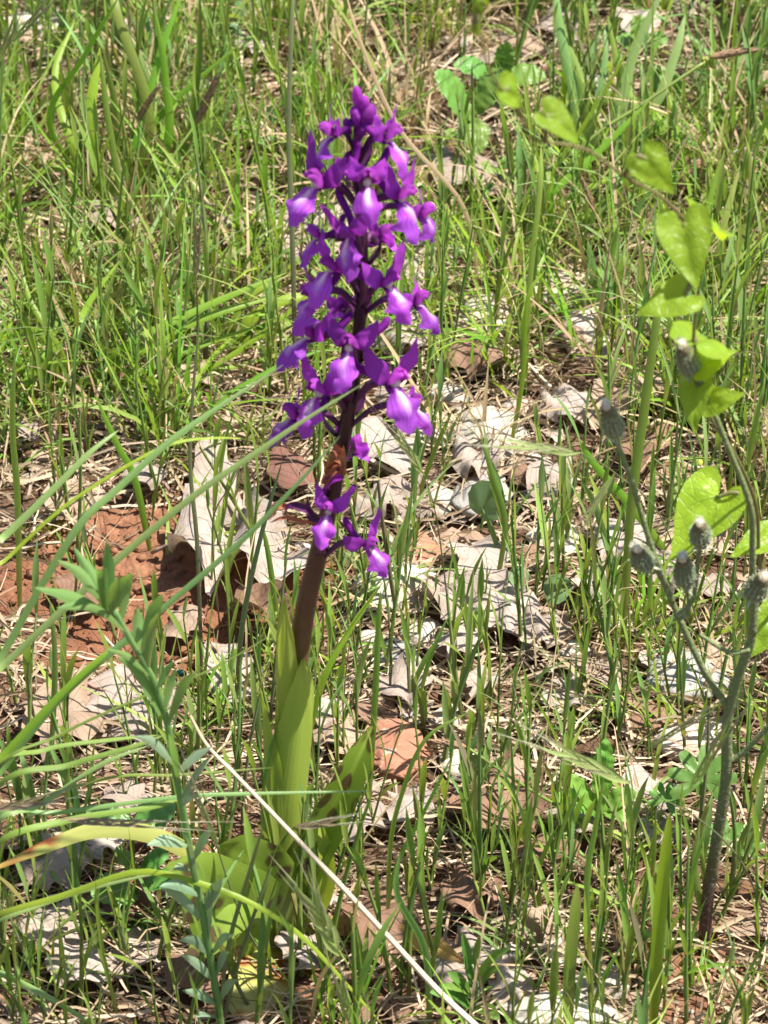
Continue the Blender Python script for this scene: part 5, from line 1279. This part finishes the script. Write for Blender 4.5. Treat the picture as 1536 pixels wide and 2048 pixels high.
# ------------------------------------------------------------------ hawkbit with seed heads, right foreground
hb_ = ground(1408, 1895)
hawk = empty('hawkbit', hb_, 'hawkbit with speckled stalk and dark seed heads tipped white on the right', 'wild plant')
def hy(py): return hb_.y - .03 * max(0, (1890 - py)) / 1200
def hpt(x, y, o=0.0): return at(x, y, hy(y) + o)
def htube(path, r0, r1, name, o=0.0, vlo=0.0, vhi=1.0):
    P = spl([hpt(x, y, o) for x, y in path], 10 * len(path)); n0 = 0; mb = MB()
    mb.tube(P, lambda v: (r0 + (r1 - r0) * v) * .001, 10, .4)
    mb.c = [(c[0], vlo + (vhi - vlo) * c[1], c[2], c[3]) for c in mb.c]
    return mb.build(name, M['hawk'], hawk)
htube([(1408, 1900), (1415, 1800), (1432, 1690), (1452, 1560), (1455, 1440), (1478, 1350), (1502, 1280), (1510, 1200)], 2.1, 1.2, 'stalk')
htube([(1462, 1425), (1410, 1345), (1360, 1240), (1320, 1150), (1290, 1120)], 1.05, .75, 'branch', 0, .5, 1)
htube([(1345, 1205), (1300, 1085), (1262, 960), (1232, 880)], .8, .7, 'branch', -.004, .6, 1)
htube([(1350, 1232), (1385, 1200), (1396, 1120), (1402, 1085)], .7, .65, 'branch', -.006, .6, 1)
htube([(1355, 1240), (1378, 1220), (1372, 1165)], .7, .65, 'branch', -.002, .6, 1)
htube([(1506, 1270), (1505, 1100), (1500, 1010), (1450, 880), (1395, 745)], .95, .7, 'branch', -.004, .5, 1)
htube([(1506, 1250), (1508, 1200), (1505, 1185)], .95, .85, 'branch', -.006, .5, 1)
htube([(1455, 1520), (1480, 1510), (1540, 1450), (1580, 1400)], 1.0, .7, 'branch', 0, .4, 1)
htube([(1400, 1270), (1460, 1305), (1500, 1300)], .6, .6, 'branch', -.002, .6, 1)
def head(bx, by, tx, ty_, wpx, o=-.004):
    a, c = hpt(bx, by, o), hpt(tx, ty_, o); c.y -= .003; d = c - a; k = mpp(a) * wpx / 2; mb = MB()
    P = [a + d * (i / 14) for i in range(15)]
    mb.tube(P, lambda v: k * lerpl([(0, .45), (.12, .88), (.35, 1.0), (.6, .86), (.85, .62), (1, .5)], v), 28, rng.random())
    for i in range(0, len(mb.v), 1):        # ribs of the bracts
        ring, s = divmod(i, 28)
        if s % 2 == 0: mb.v[i] = mb.v[i].lerp(P[ring], .07)
    h = mb.build('seed_head', M['invol'], hawk)
    dn = d.normalized(); o1 = dn.orthogonal().normalized(); o2 = dn.cross(o1); mb = MB()
    mb.tube([c - dn * k * .1, c + dn * k * .25, c + dn * k * .55, c + dn * k * .75], lambda v: k * lerpl([(0, .36), (.5, .34), (.8, .2), (1, .05)], v), 10, .5)
    for i in range(90):
        aa = i * 2.4; rr = math.sqrt((i + .5) / 90); out = o1 * math.cos(aa) + o2 * math.sin(aa); p = c + out * (k * .4 * rr); q = p + dn * (k * U(.75, 1.1) * (1.05 - .35 * rr)) + out * k * U(.0, .25)
        mb.ribbon([p, p.lerp(q, .5), q], lambda v: k * .06 * (1.1 - v), out.cross(dn), rng.random(), 0, 0, 2)
    mb.build('pappus', M['pappus'], h)
    for i in range(9):
        aa = i * .698 + U(-.2, .2); out = o1 * math.cos(aa) + o2 * math.sin(aa); p = a + out * k * .5; q = p + out * k * U(.5, 1.0) - dn * k * U(-.2, .35)
        mb = MB(); mb.ribbon(spl([p, p.lerp(q, .5) - dn * k * .1, q], 4), lambda v: k * .15 * (1.1 - v), dn.cross(out), rng.random(), .2, 0, 3); mb.build('outer_bract', M['bract'], h)
    mb = MB()                               # white bristles on the bracts
    for i in range(170):
        v = .05 + .8 * rng.random(); aa = rng.random() * 6.28; out = o1 * math.cos(aa) + o2 * math.sin(aa); rr = k * lerpl([(0, .45), (.12, .88), (.35, 1.0), (.6, .86), (.85, .62), (1, .5)], v)
        p = a + d * v + out * rr * .97; q = p + out * k * .16 + dn * k * U(-.1, .12); mb.ribbon([p, q], lambda t: .00006, dn.cross(out), .5, 0, 0, 2)
    mb.build('bristles', M['bract'], h)
head(1385, 742, 1362, 678, 50, -.006); head(1230, 868, 1212, 800, 47); head(1402, 1084, 1398, 1034, 46, -.008); head(1292, 1128, 1274, 1084, 52); head(1372, 1165, 1364, 1104, 48, -.006); head(1505, 1190, 1524, 1142, 52, -.008)

# ------------------------------------------------------------------ heart-leaved vine
vb = ground(1560, 1330)
vine = empty('heart_leaved_vine', vb, 'climbing vine with bright heart-shaped leaves at the upper right', 'vine')
vp = [(1550, 1220, .0), (1520, 1130, -.01), (1512, 1010, -.02), (1470, 910, -.03), (1426, 844, -.035), (1389, 757, -.045), (1388, 660, -.05), (1397, 575, -.055), (1385, 470, -.06), (1330, 400, -.065), (1248, 352, -.075), (1169, 298, -.085), (1066, 277, -.095), (1041, 232, -.10), (978, 137, -.11), (956, 35, -.115)]
VP = [vb] + [at(x, y, d) for x, y, d in vp]
mb = MB(); mb.tube(spl(VP, 90), lambda v: .0006 * (1 - .5 * v), 7, .3)
M['vinestem'] = foliage('vine_stem', (.16, .14, .05), (.15, .13, .05), (.20, .24, .06), trans=.05, stripe=.2, vv=.1)
mb.build('stem', M['vinestem'], vine)
HEART = [(0, 1.0), (.05, .92), (.13, .80), (.24, .64), (.36, .46), (.46, .27), (.52, .08), (.51, -.09), (.45, -.22), (.35, -.29), (.23, -.30), (.12, -.24), (.045, -.12), (0, 0)]
def heart(px, py, d, tipx, tipy, dt, size_px, nrm, stalk, cup=.25, droop=.2):
    """px,py leaf stalk point; tip pixel gives direction; nrm leaf normal"""
    o = at(px, py, d); t = at(tipx, tipy, d + dt); s = (t - o).length * .92; mb = MB()
    n = V(nrm)
    mb.poly([(x * .82, y) for x, y in HEART], o, t - o, n, s, 7, cup, droop, rng.random(), 0, U(0, 20), .10)
    lf = mb.build('leaf', M['vine'], vine)
    q = at(stalk[0], stalk[1], stalk[2]); mb = MB(); mb.tube(spl([q, q.lerp(o, .5) + V((0, 0, .003)), o], 8), lambda v: .0006, 6, .4); mb.build('leaf_stalk', M['vinestem'], lf)
heart(1008, 178, -.105, 1062, 215, .004, 0, (-.2, -.6, .9), (1041, 232, -.10), .3)
heart(1095, 232, -.095, 1175, 290, -.002, 0, (.2, -.5, 1), (1090, 285, -.093), .35)
heart(1292, 318, -.075, 1355, 398, -.004, 0, (-.1, -.9, .6), (1248, 352, -.075), .2)
heart(1368, 452, -.066, 1395, 590, -.012, 0, (-.15, -.8, .75), (1385, 470, -.06), .25)
heart(1410, 440, -.055, 1466, 462, .012, 0, (.1, -.3, 1), (1385, 470, -.06), .2)
heart(1370, 590, -.06, 1262, 628, -.004, 0, (-.05, -.55, .95), (1397, 575, -.055), .15)
heart(1400, 735, -.05, 1478, 690, .004, 0, (.1, -.4, 1), (1389, 757, -.045), .45)
heart(1415, 800, -.045, 1492, 790, -.004, 0, (.1, -.9, .5), (1410, 800, -.04), .3)
heart(1395, 775, -.046, 1382, 868, -.01, 0, (-.5, -.7, .6), (1400, 785, -.04), .3)
heart(1390, 690, -.05, 1415, 640, .02, 0, (.1, -.6, .9), (1389, 700, -.048), .2)
heart(1432, 995, -.018, 1328, 1132, -.012, 0, (-.15, -.5, 1), (1512, 1010, -.02), .18, .1)
heart(1540, 1075, -.01, 1455, 1105, -.006, 0, (0, -.3, 1), (1520, 1130, -.01), .15)
heart(1560, 1230, .0, 1500, 1320, -.01, 0, (-.1, -.8, .6), (1555, 1240, 0), .2)
for x, y in ((955, 20), (948, 60), (965, 5)):   # young leaves at the growing tip
    heart(x, y, -.115, x + U(-18, 22), y - 26, 0, 0, (U(-.4, .4), -.7, .7), (956, 45, -.114), .5)

# ------------------------------------------------------------------ moss, beetle, green bud
mb = MB(); r = random.Random(77)
for cx, cy in ((70, 1080), (115, 1050), (350, 945), (40, 940)):
    g = ground(cx, cy)
    for _ in range(160):
        x, y = g.x + r.gauss(0, .003), g.y + r.gauss(0, .004); p = V((x, y, hgt(x, y))); q = p + V((r.gauss(0, .0008), r.gauss(0, .0008), r.uniform(.0012, .003)))
        mb.ribbon([p, p.lerp(q, .5), q], lambda v: .0004 * (1.1 - v), (r.gauss(0, 1), r.gauss(0, 1), 0), r.random(), 0, 0, 2)
tag(mb.build('moss', M['moss']), 'golden moss cushions on the bare soil', 'moss', kind='stuff')
p = ground(362, 1368) + V((0, 0, .004)); mb = MB()
mb.tube([p + V((-.0022, 0, 0)), p + V((-.0016, 0, .0004)), p + V((-.0008, 0, .0007)), p + V((.0004, 0, .0008)), p + V((.0014, 0, .0005)), p + V((.002, 0, .0001))], lambda v: .0013 * lerpl([(0, .25), (.25, .75), (.55, 1), (.85, .75), (1, .2)], v), 12, .5)
bt = tag(mb.build('beetle', M['beetle'], None, p), 'tiny shiny dark green beetle beside the blue-green plant', 'beetle')
for s in (-1, 1):
    for i in range(3):
        mb = MB(); a = p + V((-.0008 + .0009 * i, s * .0009, 0)); mb.tube([a, a + V((.0002 * (i - 1), s * .0008, .0003)), a + V((.0005 * (i - 1), s * .0014, -.0012))], lambda v: .00012, 4, .5); mb.build('leg', M['beetle'], bt)
p = ground(1395, 945); mb = MB(); mb.tube([p + V((0, 0, .0005 + .0008 * i)) for i in range(9)], lambda v: .0023 * lerpl([(0, .5), (.3, .95), (.6, 1), (.85, .7), (1, .15)], v), 12, .5)
tag(mb.build('green_bud', M['gall'], None, p), 'small yellow-green egg-shaped bud on the soil below the vine', 'bud')
